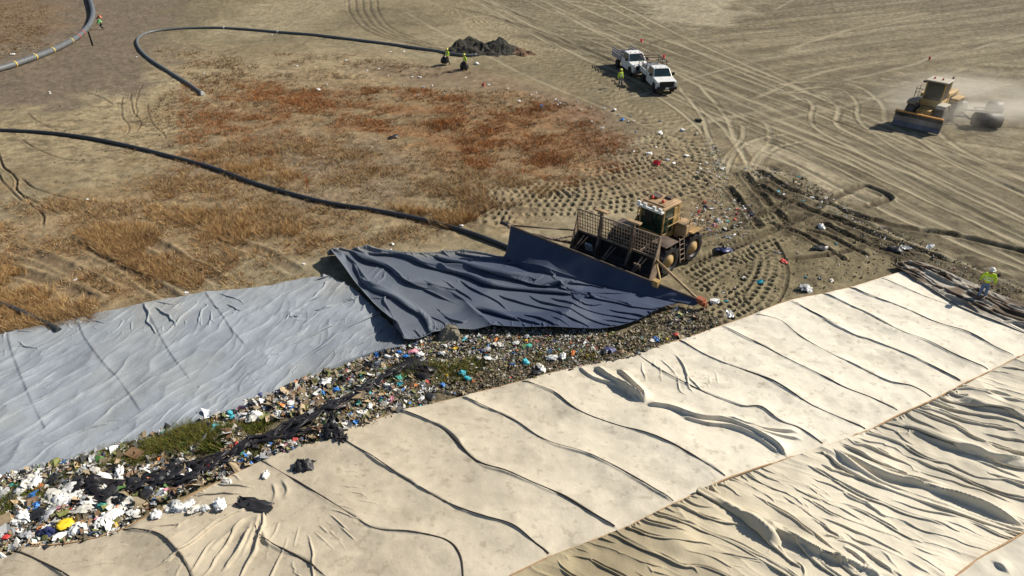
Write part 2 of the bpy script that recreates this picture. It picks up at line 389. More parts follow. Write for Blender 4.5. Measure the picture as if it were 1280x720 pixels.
# cleat tracks of the compactor: rows of bars, rows of pits
def cleats(pts, w=.7, pitch=.55, dep=.13, kind='bar', rows=3):
    path = smooth(W(pts)); idx, S, T, L = st(X, Y, path, w)
    if len(idx) == 0: return
    wv = S+(vn(S*.4, T, 2)-.5)*.35+(vn(S*1.9, T*2, 5)-.5)*.14
    if kind == 'bar':
        ph = (wv/pitch+np.abs(T)*.25/pitch) % 1
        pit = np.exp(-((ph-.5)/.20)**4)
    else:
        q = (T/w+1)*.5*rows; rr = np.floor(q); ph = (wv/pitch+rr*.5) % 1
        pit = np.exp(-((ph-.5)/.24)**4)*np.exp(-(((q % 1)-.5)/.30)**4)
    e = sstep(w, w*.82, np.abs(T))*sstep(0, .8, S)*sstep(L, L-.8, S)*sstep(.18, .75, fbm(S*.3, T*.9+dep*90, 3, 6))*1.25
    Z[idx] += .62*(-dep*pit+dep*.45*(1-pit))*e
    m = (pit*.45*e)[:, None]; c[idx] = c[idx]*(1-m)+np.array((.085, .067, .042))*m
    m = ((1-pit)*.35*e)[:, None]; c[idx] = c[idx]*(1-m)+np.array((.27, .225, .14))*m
far_p = .95
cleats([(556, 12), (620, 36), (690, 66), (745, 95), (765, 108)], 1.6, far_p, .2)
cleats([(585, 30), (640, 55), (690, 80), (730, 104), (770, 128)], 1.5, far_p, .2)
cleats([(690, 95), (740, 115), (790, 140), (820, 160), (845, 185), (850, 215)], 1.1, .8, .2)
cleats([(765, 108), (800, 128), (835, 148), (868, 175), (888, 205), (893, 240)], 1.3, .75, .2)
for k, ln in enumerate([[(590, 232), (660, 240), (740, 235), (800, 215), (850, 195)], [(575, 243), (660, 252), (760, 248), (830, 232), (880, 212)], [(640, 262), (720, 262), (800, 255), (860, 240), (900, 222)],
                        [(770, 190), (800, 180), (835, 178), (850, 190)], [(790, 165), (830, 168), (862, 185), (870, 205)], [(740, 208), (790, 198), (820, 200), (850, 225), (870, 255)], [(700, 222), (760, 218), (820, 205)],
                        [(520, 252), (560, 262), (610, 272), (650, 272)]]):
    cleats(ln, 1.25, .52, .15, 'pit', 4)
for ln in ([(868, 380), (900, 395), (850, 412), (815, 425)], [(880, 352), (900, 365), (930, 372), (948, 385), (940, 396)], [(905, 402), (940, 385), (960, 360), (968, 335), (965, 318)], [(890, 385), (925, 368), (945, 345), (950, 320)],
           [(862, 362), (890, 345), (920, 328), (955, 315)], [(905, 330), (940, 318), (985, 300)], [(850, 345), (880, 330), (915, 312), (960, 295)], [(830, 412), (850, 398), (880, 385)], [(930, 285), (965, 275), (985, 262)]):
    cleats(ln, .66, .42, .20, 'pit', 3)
rut([(963, 300), (976, 318), (984, 340), (981, 362), (966, 386), (945, 398)], w=.10, dep=.18, rim=.4, col=DK, cm=.9)
rut([(930, 372), (944, 345), (950, 330), (968, 318)], w=.09, dep=.12, col=DK, cm=.7)
for ln, w_ in (([(850, 335), (890, 322), (940, 302), (980, 285), (1015, 268)], .28), ([(870, 300), (905, 290), (950, 270), (1000, 250)], .22), ([(925, 215), (945, 240), (965, 265), (990, 288)], .3), ([(905, 232), (925, 258), (950, 290)], .25),
               ([(940, 210), (980, 235), (1030, 255), (1070, 270)], .25), ([(1020, 262), (1060, 240), (1090, 232)], .3), ([(1075, 232), (1110, 248), (1075, 260)], .25), ([(930, 225), (975, 250), (1030, 272), (1110, 300), (1200, 330)], .3),
               ([(1000, 290), (1040, 300), (1090, 325)], .2), ([(1020, 280), (1080, 305), (1140, 325)], .25), ([(955, 280), (1010, 300), (1060, 330)], .18), ([(1040, 262), (1120, 285), (1200, 298), (1340, 330)], .3), ([(990, 330), (1040, 320), (1080, 310)], .2)):
    rut(ln, w=w_, dep=.42, rim=.7, col=(.075, .058, .037), cm=.85, wob=.4)
Z += np.clip(dZ, -.16, .08)*sstep(.5, .2, 0*dZ)
# under the sheets and the waste the soil lies a little lower
UNDER = soft(X, Y, T3_TOP+[(1290, 415), (1500, 520), (1500, 900), (-100, 900)], .25, 0)
Z -= .10*UNDER
U2 = soft(X, Y, [(-60, 425), (100, 400), (257, 372), (400, 350), (414, 326), (473, 320), (640, 327), (700, 350), (830, 380), (770, 410), (640, 413), (510, 427), (416, 460), (258, 522), (0, 594), (-60, 610)], .3, 0)
Z -= .10*U2
me = np_mesh('ground', np.stack([X, Y, Z], 1), grid_faces(nr, nc), c)
ground = link('ground', me, attr_mat('soil', fine=((9, .22), (45, .22), (1.3, .10)), bump=.7, bscale=14, bdist=.06)); ground['kind'] = 'structure'
GROUND = (X, Y, Z, c)
# ------------------------------------------------------------------ cloth relaxation
def up(A, R, Q):
    r, q = A.shape; a = np.linspace(0, q-1, Q); i = np.minimum(a.astype(int), q-2); f = (a-i).astype(np.float32)
    B = A[:, i]*(1-f)+A[:, i+1]*f
    a = np.linspace(0, r-1, R); i = np.minimum(a.astype(int), r-2); f = (a-i).astype(np.float32)[:, None]
    return B[i]*(1-f)+B[i+1]*f
def relax(X, Y, Z, ground, ang, slack, iters, pin, grav=.0006, bend=.12, fric=.5, slack_al=1.0, start=None, zmax=1.0, seed=0, noise=.01, drag=.90):
    """a sheet with more cloth than ground: it buckles into folds and lies on the soil.
    ang: fold direction, slack: cloth length over ground length across the folds; pin: 0..1 how firmly a point stays put"""
    P_ = np.stack([X, Y, Z], 0).astype(np.float32); X0 = np.stack([X, Y], 0).astype(np.float32)
    if start is not None: P_ = np.stack(start, 0).astype(np.float32)
    P_[2] += np.random.default_rng(seed).normal(0, noise, X.shape).astype(np.float32)*(1-pin)
    nx, ny = -np.sin(ang), np.cos(ang); tx, ty = np.cos(ang), np.sin(ang); s2 = slack**2-1; a2 = slack_al**2-1
    R, Q = X.shape; C = []
    def cset(dr, dq, k):
        """all edges (dr,dq), in two alternating colours"""
        r0 = slice(0, R-dr); r1 = slice(dr, R)
        if dq >= 0: q0 = slice(0, Q-dq); q1 = slice(dq, Q)
        else: q0 = slice(-dq, Q); q1 = slice(0, Q+dq)
        dx = X0[0][r1, q1]-X0[0][r0, q0]; dy = X0[1][r1, q1]-X0[1][r0, q0]
        sl_ = .5*(s2[r1, q1]+s2[r0, q0]) if hasattr(s2, 'shape') and s2.shape else s2
        nxx = nx[r0, q0] if hasattr(nx, 'shape') and nx.shape else nx; nyy = ny[r0, q0] if hasattr(ny, 'shape') and ny.shape else ny
        L = np.sqrt(dx*dx+dy*dy+sl_*(dx*nxx+dy*nyy)**2+a2*(dx*nyy-dy*nxx)**2).astype(np.float32)
        # colour by the row or column index of the first end
        for c in (0, 1):
            if dr: st0 = []; step = 2*dr
            offs = range(dr) if dr else range(dq)
            for o in offs:
                if dr:
                    a = slice(c*dr+o, R-dr, 2*dr); b = slice(c*dr+o+dr, R, 2*dr)
                    n = len(range(*a.indices(R))); b = slice(c*dr+o+dr, c*dr+o+dr+2*dr*(n-1)+1, 2*dr)
                    if n <= 0: continue
                    C.append(((a, q0), (b, q1), L[slice(c*dr+o, None, 2*dr)][:n], k))
                else:
                    a = slice(c*dq+o, Q-dq, 2*dq); n = len(range(*a.indices(Q)))
                    if n <= 0: continue
                    b = slice(c*dq+o+dq, c*dq+o+dq+2*dq*(n-1)+1, 2*dq)
                    C.append(((slice(None), a), (slice(None), b), L[:, slice(c*dq+o, None, 2*dq)][:, :n], k))
    cset(0, 1, .5); cset(1, 0, .5); cset(1, 1, .35); cset(1, -1, .35); cset(0, 2, bend); cset(2, 0, bend)
    V = np.zeros_like(P_); w = (1-pin).astype(np.float32); g0 = ground.astype(np.float32)
    for it in range(iters):
        old = P_.copy()
        P_ += V*drag; P_[2] -= grav*w
        for (A, B, L, k) in C:
            a = P_[(slice(None),)+A]; b = P_[(slice(None),)+B]; d = b-a; l = np.sqrt((d*d).sum(0))+1e-9
            wa = w[A]; wb = w[B]
            f = d*(k*(l-L)/l); P_[(slice(None),)+A] = a+f*wa; P_[(slice(None),)+B] = b-f*wb
        hit = P_[2] < g0
        P_[2] = np.maximum(P_[2], g0); P_[2] = np.minimum(P_[2], g0+zmax)
        P_[0] = np.where(hit, P_[0]*(1-fric)+old[0]*fric, P_[0]); P_[1] = np.where(hit, P_[1]*(1-fric)+old[1]*fric, P_[1])
        V = np.clip(P_-old, -.03, .03)
    return P_[0], P_[1], P_[2]

def laid(top, bot, step, levels, angf, slackf, seedf=None, groundf=None, al=1.0, pinf=None, ragged=.0, noise=.02, bend=.12, zmax=1.0, grav=.0006):
    """lay a slack sheet between two edge lines; levels = [(refinement, passes), ...]"""
    g = ruled(top, bot, step); X, Y = g[..., 0], g[..., 1]
    out = None
    for li, (fac, its) in enumerate(levels):
        if fac > 1:
            R, Q = X.shape[0]*fac, X.shape[1]*fac
            out = [up(a, R, Q) for a in out]; X = up(X.astype(np.float32), R, Q); Y = up(Y.astype(np.float32), R, Q)
        R, Q = X.shape
        v = np.linspace(0, 1, R)[:, None]*np.ones((1, Q)); u = np.linspace(0, 1, Q)[None]*np.ones((R, 1))
        gr = (groundf or base_z)(X.ravel(), Y.ravel()).reshape(R, Q)+.025
        pin = np.maximum.reduce([v <= 1.01/(R-1), v >= 1-1.01/(R-1), u <= 1.01/(Q-1), u >= 1-1.01/(Q-1)]).astype(float)
        if pinf is not None: pin = np.maximum(pin, pinf(X, Y, u, v))
        sl = slackf(X, Y, u, v); an = angf(X, Y, u, v)*np.ones_like(X)
        if out is None:
            Z = gr+.02+.06*fbm(X*.9, Y*.9, 3, 4)
            if seedf is not None: Z = Z+seedf(X, Y)
            out = relax(X, Y, Z, gr, an, sl, its, pin, noise=noise, slack_al=al, bend=bend, zmax=zmax, grav=grav)
        else: out = relax(X, Y, out[2], gr, an, sl, its, pin, start=out, noise=noise*.25, slack_al=al, bend=bend, zmax=zmax, grav=grav)
    return [o.astype(np.float64) for o in out], u, v
def bandf(X, Y, pts, w, world=False):
    """1 on a line, fading over w metres"""
    r = np.zeros(X.size); idx, S, T, L = st(X.ravel(), Y.ravel(), smooth(W(pts)), w*2.5)
    r[idx] = np.exp(-(T/w)**2)*sstep(0, .5, S)*sstep(L, L-.5, S); return r.reshape(X.shape)
def ang_px(a, b): p, q = np.array(P(*a)), np.array(P(*b)); return math.atan2(q[1]-p[1], q[0]-p[0])
# ------------------------------------------------------------------ sheets laid over the waste
def resample(path_list, counts):
    """piecewise resampling: knot i to knot i+1 gets counts[i] steps"""
    out = []
    for i, n in enumerate(counts):
        for k in range(n): out.append(path_list[i]+(path_list[i+1]-path_list[i])*(k/n))
    out.append(path_list[-1]); return np.array(out)
def ruled(top, bot, step=.045, ratio=1.0, nv=None):
    """grid of ground positions between two knot lists (world xy) of equal length"""
    top = np.array(top); bot = np.array(bot); cn = []
    for i in range(len(top)-1):
        L = max(np.hypot(*(top[i+1]-top[i])), np.hypot(*(bot[i+1]-bot[i]))); cn.append(max(2, int(L/step/ratio)))
    # smooth the knots a little through a spline parametrised by the counts
    A = resample(top, cn); B = resample(bot, cn)
    def sm(Q):
        k = 15; ker = np.hanning(2*k+1); ker /= ker.sum()
        Qp = np.vstack([Q[:1]+(Q[:1]-Q[k:0:-1]), Q, Q[-1:]+(Q[-1:]-Q[-2:-k-2:-1])])
        return np.stack([np.convolve(Qp[:, i], ker, 'valid') for i in (0, 1)], 1)
    A = sm(A); B = sm(B)
    Lc = np.median(np.hypot(*(A-B).T)); nv = nv or int(Lc/step)
    v = np.linspace(0, 1, nv)[:, None, None]
    return A[None]*(1-v)+B[None]*v
def wrk(x, y, ang, la, lc, seed, warp=.6, pw=2.2):
    """long sharp cloth creases: wavelength la along, lc across"""
    u = x*math.cos(ang)+y*math.sin(ang); v = -x*math.sin(ang)+y*math.cos(ang)
    w = (fbm(u/la*1.3, v/lc*.25, 3, seed)-.5)*2*warp*2.2
    r = 1-np.abs(2*vn(u/la, v/lc+w, seed+1)-1)
    r2 = 1-np.abs(2*vn(u/la*1.7+9, v/lc*1.9-w*1.4, seed+2)-1)
    return (r**pw+.5*r2**pw)/1.5
def lip(X, Y, Z, pts, h=.12, wu=.5, wd=.06, world=False, vary=.6, seed=3, dark=None, ends=.4, wob=.0):
    """overlap or fold: the cloth climbs slowly from the sunny side and drops steeply at the line"""
    path = smooth(W(pts)) if not world else np.array(pts)
    idx, S, T, L = st(X, Y, path, max(wu*4, .3))
    if len(idx) == 0: return
    if wob: T = T+(fbm(S*.8, S*0+seed, 2, 5)-.5)*wob
    hh = h*(1-vary+2*vary*vn(S*.7+seed*3.1, S*0, seed))*sstep(0, ends, S)*sstep(L, L-ends, S)
    Z[idx] += hh*np.where(T > 0, np.exp(-(T/wu)**1.3), np.exp(-(T/wd)**2))
CN = (.46, .40, .30)
def sheet_obj(name, G3, col, m, parent=None):
    nr, nc = G3.shape[:2]
    me = np_mesh(name, G3.reshape(-1, 3), grid_faces(nr, nc), col.reshape(-1, 3))
    return link(name, me, m, parent)
m_tan = attr_mat('woven tan cover', rough=.85, fine=((1.2, .05), (8, .04)), bump=.25, bscale=9, bdist=.05, spec=.2)
m_grey = attr_mat('woven grey cover', rough=.75, fine=((1.2, .06), (9, .05)), bump=.25, bscale=9, bdist=.05, spec=.3)
m_seam = mat('dark seam line', (.05, .038, .028), .9)
m_hem = mat('tan hem cord', (.40, .25, .13), .9)
# ---- upper tan cover
T3T = [(-75, 706), (15, 690), (150, 665), (325, 576), (415, 544), (498, 517), (575, 499), (650, 479), (722, 458), (793, 442), (848, 427), (900, 409), (940, 395), (985, 378), (1027, 371), (1060, 363), (1098, 351), (1130, 341)]
T3B = [(20, 930), (210, 900), (370, 850), (530, 775), (690, 698), (775, 665), (845, 631), (910, 601), (985, 575), (1033, 560), (1085, 540), (1127, 519), (1167, 502), (1205, 481), (1238, 466), (1270, 450), (1305, 434), (1345, 414)]
HP = np.array(P(322, 634)); CPT = np.array(P(806, 510)); A3 = ang_px((300, 640), (420, 700)); A3b = ang_px((60, 700), (160, 684))
FB3 = [([(742, 460), (768, 480), (795, 498), (806, 508)], .10, .28), ([(806, 508), (840, 513), (870, 525), (905, 527), (935, 540), (965, 556), (985, 574)], .10, .28), ([(850, 524), (915, 536), (975, 572)], .05, .3)]
def ang3(X, Y, u, v):
    a = np.full(X.shape, -.45); d = np.hypot(X-HP[0], Y-HP[1]); k = sstep(5.2, 3.4, d)
    a = np.where(k > .02, np.arctan2(Y-HP[1]-.5, X-HP[0]-.2)+1.1*(fbm(X*.6, Y*.6, 2, 6)-.5), a)
    a = np.where((X < P(170, 680)[0]), A3b, a)
    m = bandf(X, Y, [(815, 450), (850, 470), (880, 495)], 1.2) > .3; a = np.where(m, math.radians(-80), a)
    return a
def slack3(X, Y, u, v):
    s = 1.004+.02*sstep(.5, .62, fbm(X*.3, Y*.3, 2, 5)); d = np.hypot(X-HP[0], Y-HP[1]); s = s+.24*sstep(5.0, 1.2, d)*sstep(.22, .60, vn(X*.55, Y*.55, 3))*(.6+.4*(Y < HP[1]+.8))
    s = s+.05*(X < P(170, 680)[0])
    for p_, a_, w_ in FB3: s = s+a_*bandf(X, Y, p_, w_)
    return s+.16*(bandf(X, Y, [(815, 450), (850, 470), (880, 495)], 1.0))
def seed3(X, Y):
    z = np.zeros(X.size)
    for p_, a_, w_ in FB3: lip(X.ravel(), Y.ravel(), z, p_, a_*.35, .3, .12, seed=4, vary=.2)
    return z.reshape(X.shape)
gf3 = lambda x, y: base_z(x, y)+.05+.12*(fbm(x*.35, y*.35, 3, 1)-.4)+.05*(fbm(x*1.1, y*1.1, 3, 6)-.4)
(X3, Y3, Z3), uu, vv = laid(W(T3T), W(T3B), .10, [(1, 160), (3, 60)], ang3, slack3, seed3, gf3, al=1.004, noise=.012)
xf, yf, Zt = X3.ravel(), Y3.ravel(), Z3.ravel().copy()
e_ = np.minimum(vv, 1-vv).ravel()
SEAMS = {
 'f': [(900, 409), (960, 440), (1037, 480), (1087, 500), (1127, 519)],
 'g': [(848, 427), (893, 453), (957, 477), (1013, 510), (1085, 540)],
 'h': [(793, 442), (826, 465), (866, 487), (921, 510), (951, 513), (975, 531), (1000, 540), (1033, 560)],
 'j': [(650, 479), (690, 493), (720, 515), (770, 535), (820, 550), (860, 570), (910, 601)],
 'k': [(575, 499), (612, 515), (645, 530), (680, 553), (735, 572), (780, 593), (845, 631)],
 'l': [(498, 517), (530, 529), (560, 545), (595, 580), (640, 597), (700, 622), (735, 642), (775, 665)],
 'm': [(415, 544), (440, 560), (467, 577), (507, 603), (553, 630), (603, 650), (640, 661), (665, 680), (690, 698)],
 'n': [(325, 576), (360, 597), (400, 622), (440, 648), (470, 665), (520, 670), (560, 680), (576, 700), (580, 735)],
 'b': [(1060, 363), (1085, 375), (1133, 393), (1170, 408), (1207, 420), (1240, 437), (1270, 450)],
 'c': [(1027, 371), (1065, 388), (1120, 417), (1155, 430), (1190, 447), (1238, 466)],
 'd': [(985, 378), (1015, 395), (1060, 420), (1095, 432), (1133, 447), (1170, 465), (1205, 481)],
 'e': [(940, 395), (975, 405), (1003, 427), (1060, 457), (1107, 479), (1140, 487), (1167, 502)],
 'a': [(1098, 351), (1147, 372), (1200, 390), (1240, 400), (1305, 434)],
 'o': [(320, 660), (324, 672), (345, 685), (380, 702), (415, 730)],
 'p': [(155, 664), (195, 670), (215, 684), (235, 712), (250, 750)],
 'q': [(18, 690), (50, 703), (85, 722), (120, 750)]}
thick = dict(f=.12, g=.10, h=.13, j=.12, k=.14, l=.17, m=.15, n=.13, b=.10, c=.12, d=.13, e=.14, a=.06, o=.12, p=.2, q=.2)
for k_, pts in SEAMS.items():
    lip(xf, yf, Zt, pts, thick[k_]*.30, .30, .05, seed=ord(k_) % 9, vary=.95, wob=.2)
    lip(xf, yf, Zt, pts, .05, 1.3, .5, seed=ord(k_) % 7)
Zt += .012*(fbm(xf*2.2, yf*2.2, 3, 6)-.5)
for pts, h, wu in (([(722, 459), (740, 474), (775, 487), (802, 508)], .10, .25), ([(742, 460), (768, 480), (795, 498), (806, 508)], .22, .22), ([(770, 462), (785, 475), (800, 492), (806, 507)], .16, .18),
                   ([(806, 508), (840, 513), (870, 525), (905, 527), (935, 540), (965, 556), (985, 574)], .17, .25), ([(850, 524), (885, 532), (915, 536), (945, 550), (975, 572)], .12, .15), ([(905, 524), (950, 538), (1000, 545)], .09, .15), ([(930, 534), (965, 545), (1005, 553)], .07, .12),
                   ([(300, 700), (312, 680), (322, 655), (324, 642)], .07, .12), ([(255, 700), (285, 672), (312, 648)], .06, .14), ([(278, 715), (300, 690), (318, 650)], .05, .1), ([(325, 645), (330, 670), (338, 690)], .06, .12), ([(352, 600), (360, 615), (352, 628)], .05, .1), ([(340, 603), (345, 618), (340, 632)], .05, .1)):
    lip(xf, yf, Zt, pts, h*1.15, wu, .045, seed=4, vary=.4, wob=.1)
Zt = np.where(e_ < .012, gf3(xf, yf)-.03+(Zt-gf3(xf, yf)+.03)*sstep(-.002, .012, e_), Zt)
n1 = fbm(xf*.25, yf*.25, 4, 2); n2 = fbm(xf*.9, yf*1.4, 4, 7)
t_r = sstep(-8, 14, xf)
c3 = np.array(CN)[None]*(1-t_r[:, None])+np.array((.69, .64, .53))[None]*t_r[:, None]
c3 = c3*(.90+.16*n2)[:, None]*(1-.10*sstep(.5, .7, n1))[:, None]
c3 = c3*(1-.13*sstep(.55, .72, fbm(xf*1.3+9, yf*1.3, 5, 9)))[:, None]*(.93+.14*fbm(xf*4, yf*4, 3, 5))[:, None]
mk_ = sstep(.72, .76, fbm(xf*4.1, yf*4.1, 3, 4))*.30+sstep(.50, .80, fbm(xf*.5+30, yf*1.6+xf*.5, 4, 11))*.16
c3 = c3*(1-mk_)[:, None]+np.array((.20, .16, .11))[None]*mk_[:, None]
tan1 = sheet_obj('tan_ground_cover', np.stack([X3, Y3, Zt.reshape(X3.shape)], -1), c3, m_tan)
tag(tan1, 'broad pale tan cover sheet in seamed strips, between the litter strip and the wrinkled sheet', 'cover sheet')
from mathutils.bvhtree import BVHTree
from mathutils.kdtree import KDTree
class Hf:
    """height lookup on a laid sheet"""
    def __init__(s, x, y, z):
        s.x = x; s.y = y; s.z = z; s.cell = {}; q = np.floor(x/.2).astype(int)*100003+np.floor(y/.2).astype(int)
        o = np.argsort(q, kind='stable'); qs = q[o]; u, st_ = np.unique(qs, return_index=True); s.u = u; s.st = np.append(st_, len(qs)); s.o = o
    def __call__(s, x, y, mx=False):
        k = math.floor(x/.2)*100003+math.floor(y/.2); i = np.searchsorted(s.u, k)
        if i >= len(s.u) or s.u[i] != k: return None
        ii = s.o[s.st[i]:s.st[i+1]]; d = (s.x[ii]-x)**2+(s.y[ii]-y)**2
        return float(s.z[ii].max()) if mx else float(s.z[ii[np.argmin(d)]])
HT3 = Hf(xf, yf, Zt)
def drape(pts, hf, off=.01, step=.12, world=False):
    p = smooth(W(pts)) if not world else np.array(pts); out = []
    for i in range(len(p)-1):
        n = max(1, int(np.hypot(*(p[i+1]-p[i]))/step))
        for k in range(n):
            q = p[i]+(p[i+1]-p[i])*k/n; z = hf(q[0], q[1]) if hf else None
            if z is None: z = gz(q[0], q[1])
            out.append((q[0], q[1], z+off))
    return out
for k_, pts in SEAMS.items():
    q = drape(pts, HT3, .0); nn_ = len(q); r_ = [(.010+.028*vn(np.array([i*.12]), np.array([ord(k_)*1.3]), 3)[0]**2) for i in range(nn_)]
    if k_ in 'pqlm': r_ = [a*1.5 for a in r_]
    if k_ == 'a': r_ = [a*.5 for a in r_]
    MB().tube(q, r_, 6).build('seam', m_seam, tan1, True)  # thin dark tube of uneven width drawn along each seam line
q = drape([(a, b) for a, b in T3B[2:]], None, .16, .15); q = [(x, y, (HT3(x, y, True) or z)+.01) for x, y, z in q]
MB().tube(q, .03, 6).build('hem', m_hem, tan1, True)
q = drape([(a, b) for a, b in T3T], HT3, .02, .15)
MB().tube(q, .022, 6).build('hem', m_hem, tan1, True)
# ---- lower, heavily wrinkled tan cover
LT_ = [(300, 870), (430, 818), (560, 760), (690, 697), (775, 664), (845, 630), (910, 600), (985, 574), (1085, 539), (1167, 501), (1238, 465), (1305, 433), (1375, 398)]
LB_ = [(560, 1010), (640, 960), (720, 900), (800, 850), (900, 800), (1000, 765), (1090, 764), (1225, 716), (1290, 680), (1350, 654), (1420, 600), (1500, 560), (1600, 500)]
ag = ang_px((1050, 570), (1270, 655))
FB4 = [([(1035, 562), (1065, 578), (1105, 597), (1145, 608), (1190, 625), (1235, 642), (1290, 664)], 1.5, .40), ([(1120, 537), (1150, 548), (1180, 560), (1215, 568), (1245, 580), (1300, 583)], 1.1, .35), ([(1195, 502), (1230, 515), (1262, 522), (1300, 535)], 1.0, .35),
       ([(930, 648), (985, 678), (1020, 697), (1060, 712), (1110, 735)], 1.1, .35), ([(870, 615), (905, 635), (935, 655), (985, 690)], .8, .35), ([(1215, 492), (1250, 500), (1300, 520)], .6, .3), ([(1060, 560), (1140, 600)], .5, .3), ([(900, 670), (960, 700), (1010, 735)], .6, .3)]
def ang4(X, Y, u, v): return ag+.6*(fbm(X*.2, Y*.2, 2, 5)-.5)*1.3+sstep(.55, .7, fbm(X*.25+7, Y*.25, 2, 9))*.9
def slack4(X, Y, u, v):
    s = 1.06+.42*sstep(.34, .56, fbm(X*.28, Y*.36, 3, 8))*(.5+.9*vn(X*.6, Y*.6, 2))
    for p_, a_, w_ in FB4: s = s+a_*bandf(X, Y, p_, w_)
    return s
def seed4(X, Y):
    z = np.zeros(X.size)
    for p_, a_, w_ in FB4: lip(X.ravel(), Y.ravel(), z, p_, a_*.45, .5, .15, seed=4, vary=.2)
    return z.reshape(X.shape)
gf4 = lambda x, y: base_z(x, y)+.02+.15*wrk(x, y, ag, 5, 1.0, 4, .5, 2)*sstep(.35, .6, fbm(x*.2, y*.3, 2, 3))+.05*wrk(x, y, ag+.1, 3, .45, 7, .6, 2)+.24*(fbm(x*.4, y*.4, 3, 6)-.4)+.05*fbm(x*1.6, y*1.6, 2, 3)
(X4, Y4, Z4), uu, v4_ = laid(W(LT_), W(LB_), .085, [(1, 260), (3, 75)], ang4, slack4, seed4, gf4, al=1.02)
xf4, yf4, Z4 = X4.ravel(), Y4.ravel(), Z4.ravel()
for pts, h, wu in ((FB4[0][0], .30, .22), ([(1055, 572), (1100, 588), (1150, 602), (1200, 618)], .16, .12), (FB4[1][0], .22, .2), (FB4[2][0], .20, .2), (FB4[3][0], .24, .2), ([(985, 688), (1040, 705), (1085, 722)], .14, .12), (FB4[4][0], .16, .16)): lip(xf4, yf4, Z4, pts, h, wu, .05, seed=5, vary=.45, wob=.12, ends=1.2)
e4 = v4_.ravel(); Z4 = np.where(e4 < .02, base_z(xf4, yf4)+.04+(Z4-base_z(xf4, yf4)-.04)*sstep(0, .02, e4), Z4)
n1 = fbm(xf4*.3, yf4*.3, 4, 2)
t_r = sstep(2, 13, xf4)[:, None]
c4 = np.array((.36, .30, .19))[None]*(1-t_r)+np.array((.62, .565, .45))[None]*t_r
c4 = c4*(.84+.32*fbm(xf4*.8, yf4*.8, 4, 8))[:, None]
c4 = c4*(1-.25*sstep(.5, .65, n1))[:, None]
tan2 = sheet_obj('wrinkled_ground_cover', np.stack([X4, Y4, Z4.reshape(X4.shape)], -1), c4, m_tan)
tag(tan2, 'deeply wrinkled tan cover sheet below the seamed strips, in the bottom corner', 'cover sheet')
# ---- corner of a third tan sheet
g = ruled(W([(1180, 735), (1222, 703), (1262, 680), (1330, 640)]), W([(1230, 830), (1300, 790), (1360, 750), (1450, 700)]), .05)
x5, y5 = g[..., 0].ravel(), g[..., 1].ravel(); z5 = base_z(x5, y5)+.22+.12*(fbm(x5, y5, 3, 4)-.5)
lip(x5, y5, z5, [(1233, 704), (1245, 712), (1262, 725)], .12, .3, .05)
c5 = np.array((.55, .51, .42))[None]*(.85+.3*fbm(x5*.9, y5*.9, 4, 3))[:, None]
tan3 = sheet_obj('smooth_ground_cover', np.stack([g[..., 0], g[..., 1], z5.reshape(g.shape[:2])], -1), c5, m_tan)
tag(tan3, 'small corner of a smooth pale sheet past the wrinkled one, at the very bottom corner', 'cover sheet')
MB().tube([(x, y, gz(x, y)+.24) for x, y in smooth(W([(1180, 735), (1222, 703), (1262, 680), (1330, 640)]))], .03, 6).build('hem', m_hem, tan3, True)
# ---- bunched end of the seamed sheet, gathered in long pleats
a6 = ang_px((1150, 348), (1270, 400))
(gx6, gy6, gz6), u6, v6 = laid(W([(1112, 338), (1145, 331), (1175, 342), (1220, 362), (1262, 378), (1340, 405)]), W([(1128, 345), (1160, 366), (1195, 388), (1240, 404), (1285, 424), (1360, 450)]), .08, [(1, 200), (2, 60)],
    lambda X, Y, u, v: a6+.5*(fbm(X*.3, Y*.3, 2, 5)-.5), lambda X, Y, u, v: 1.7+1.0*fbm(X*.5, Y*.5, 2, 3), None, lambda x, y: base_z(x, y)+.04+.12*fbm(x*.6, y*.6, 2, 4), al=1.05, noise=.04)
x6, y6, z6 = gx6.ravel(), gy6.ravel(), gz6.ravel()+.05; u6, v6 = u6.ravel(), v6.ravel(); g = np.stack([gx6, gy6], -1)
brn = sstep(.46, .56, ridge(u6*4+2, v6*5+u6*4, 3, 9))*sstep(.62, .5, np.abs(v6-.45)+.25*vn(u6*9, v6*3, 2))
c6 = np.array((.36, .33, .28))[None]*(1-brn)[:, None]+np.array((.12, .09, .065))[None]*brn[:, None]
bun = sheet_obj('bunched_cover', np.stack([g[..., 0], g[..., 1], z6.reshape(g.shape[:2])], -1), c6*(.8+.4*fbm(x6*2, y6*2, 3, 3))[:, None], m_tan)
tag(bun, 'brown and tan sheet bunched into long ridged pleats under the standing worker', 'cover sheet')
HB = Hf(x6, y6, z6)
# ------------------------------------------------------------------ grey sheet, left
T1T = [(-70, 437), (0, 420), (33, 411), (97, 397), (180, 382), (257, 367), (320, 361), (398, 346), (425, 352), (450, 370), (470, 392), (505, 425)]
T1B = [(-60, 612), (0, 600), (40, 592), (107, 571), (187, 552), (253, 531), (322, 502), (376, 482), (416, 464), (435, 457), (462, 448), (508, 436)]
a7 = ang_px((120, 560), (330, 430))
FB1 = [([(408, 345), (404, 362), (392, 378), (374, 390), (364, 405)], .5, .3), ([(330, 465), (345, 440), (362, 420)], .2, .3), ([(360, 425), (395, 418), (420, 412)], .4, .35), ([(290, 515), (315, 485), (345, 462)], .2, .3), ([(366, 470), (420, 425), (465, 402)], .6, .4), ([(395, 395), (420, 385), (450, 380)], .4, .3), ([(380, 440), (430, 428), (490, 432)], .4, .3), ([(240, 545), (255, 500), (285, 465), (318, 440)], .12, .3), ([(150, 560), (175, 520), (220, 480), (250, 460)], .10, .3)]
TP1 = [np.array(P(*q)) for q in ((97, 398), (180, 382), (257, 367), (12, 416))]
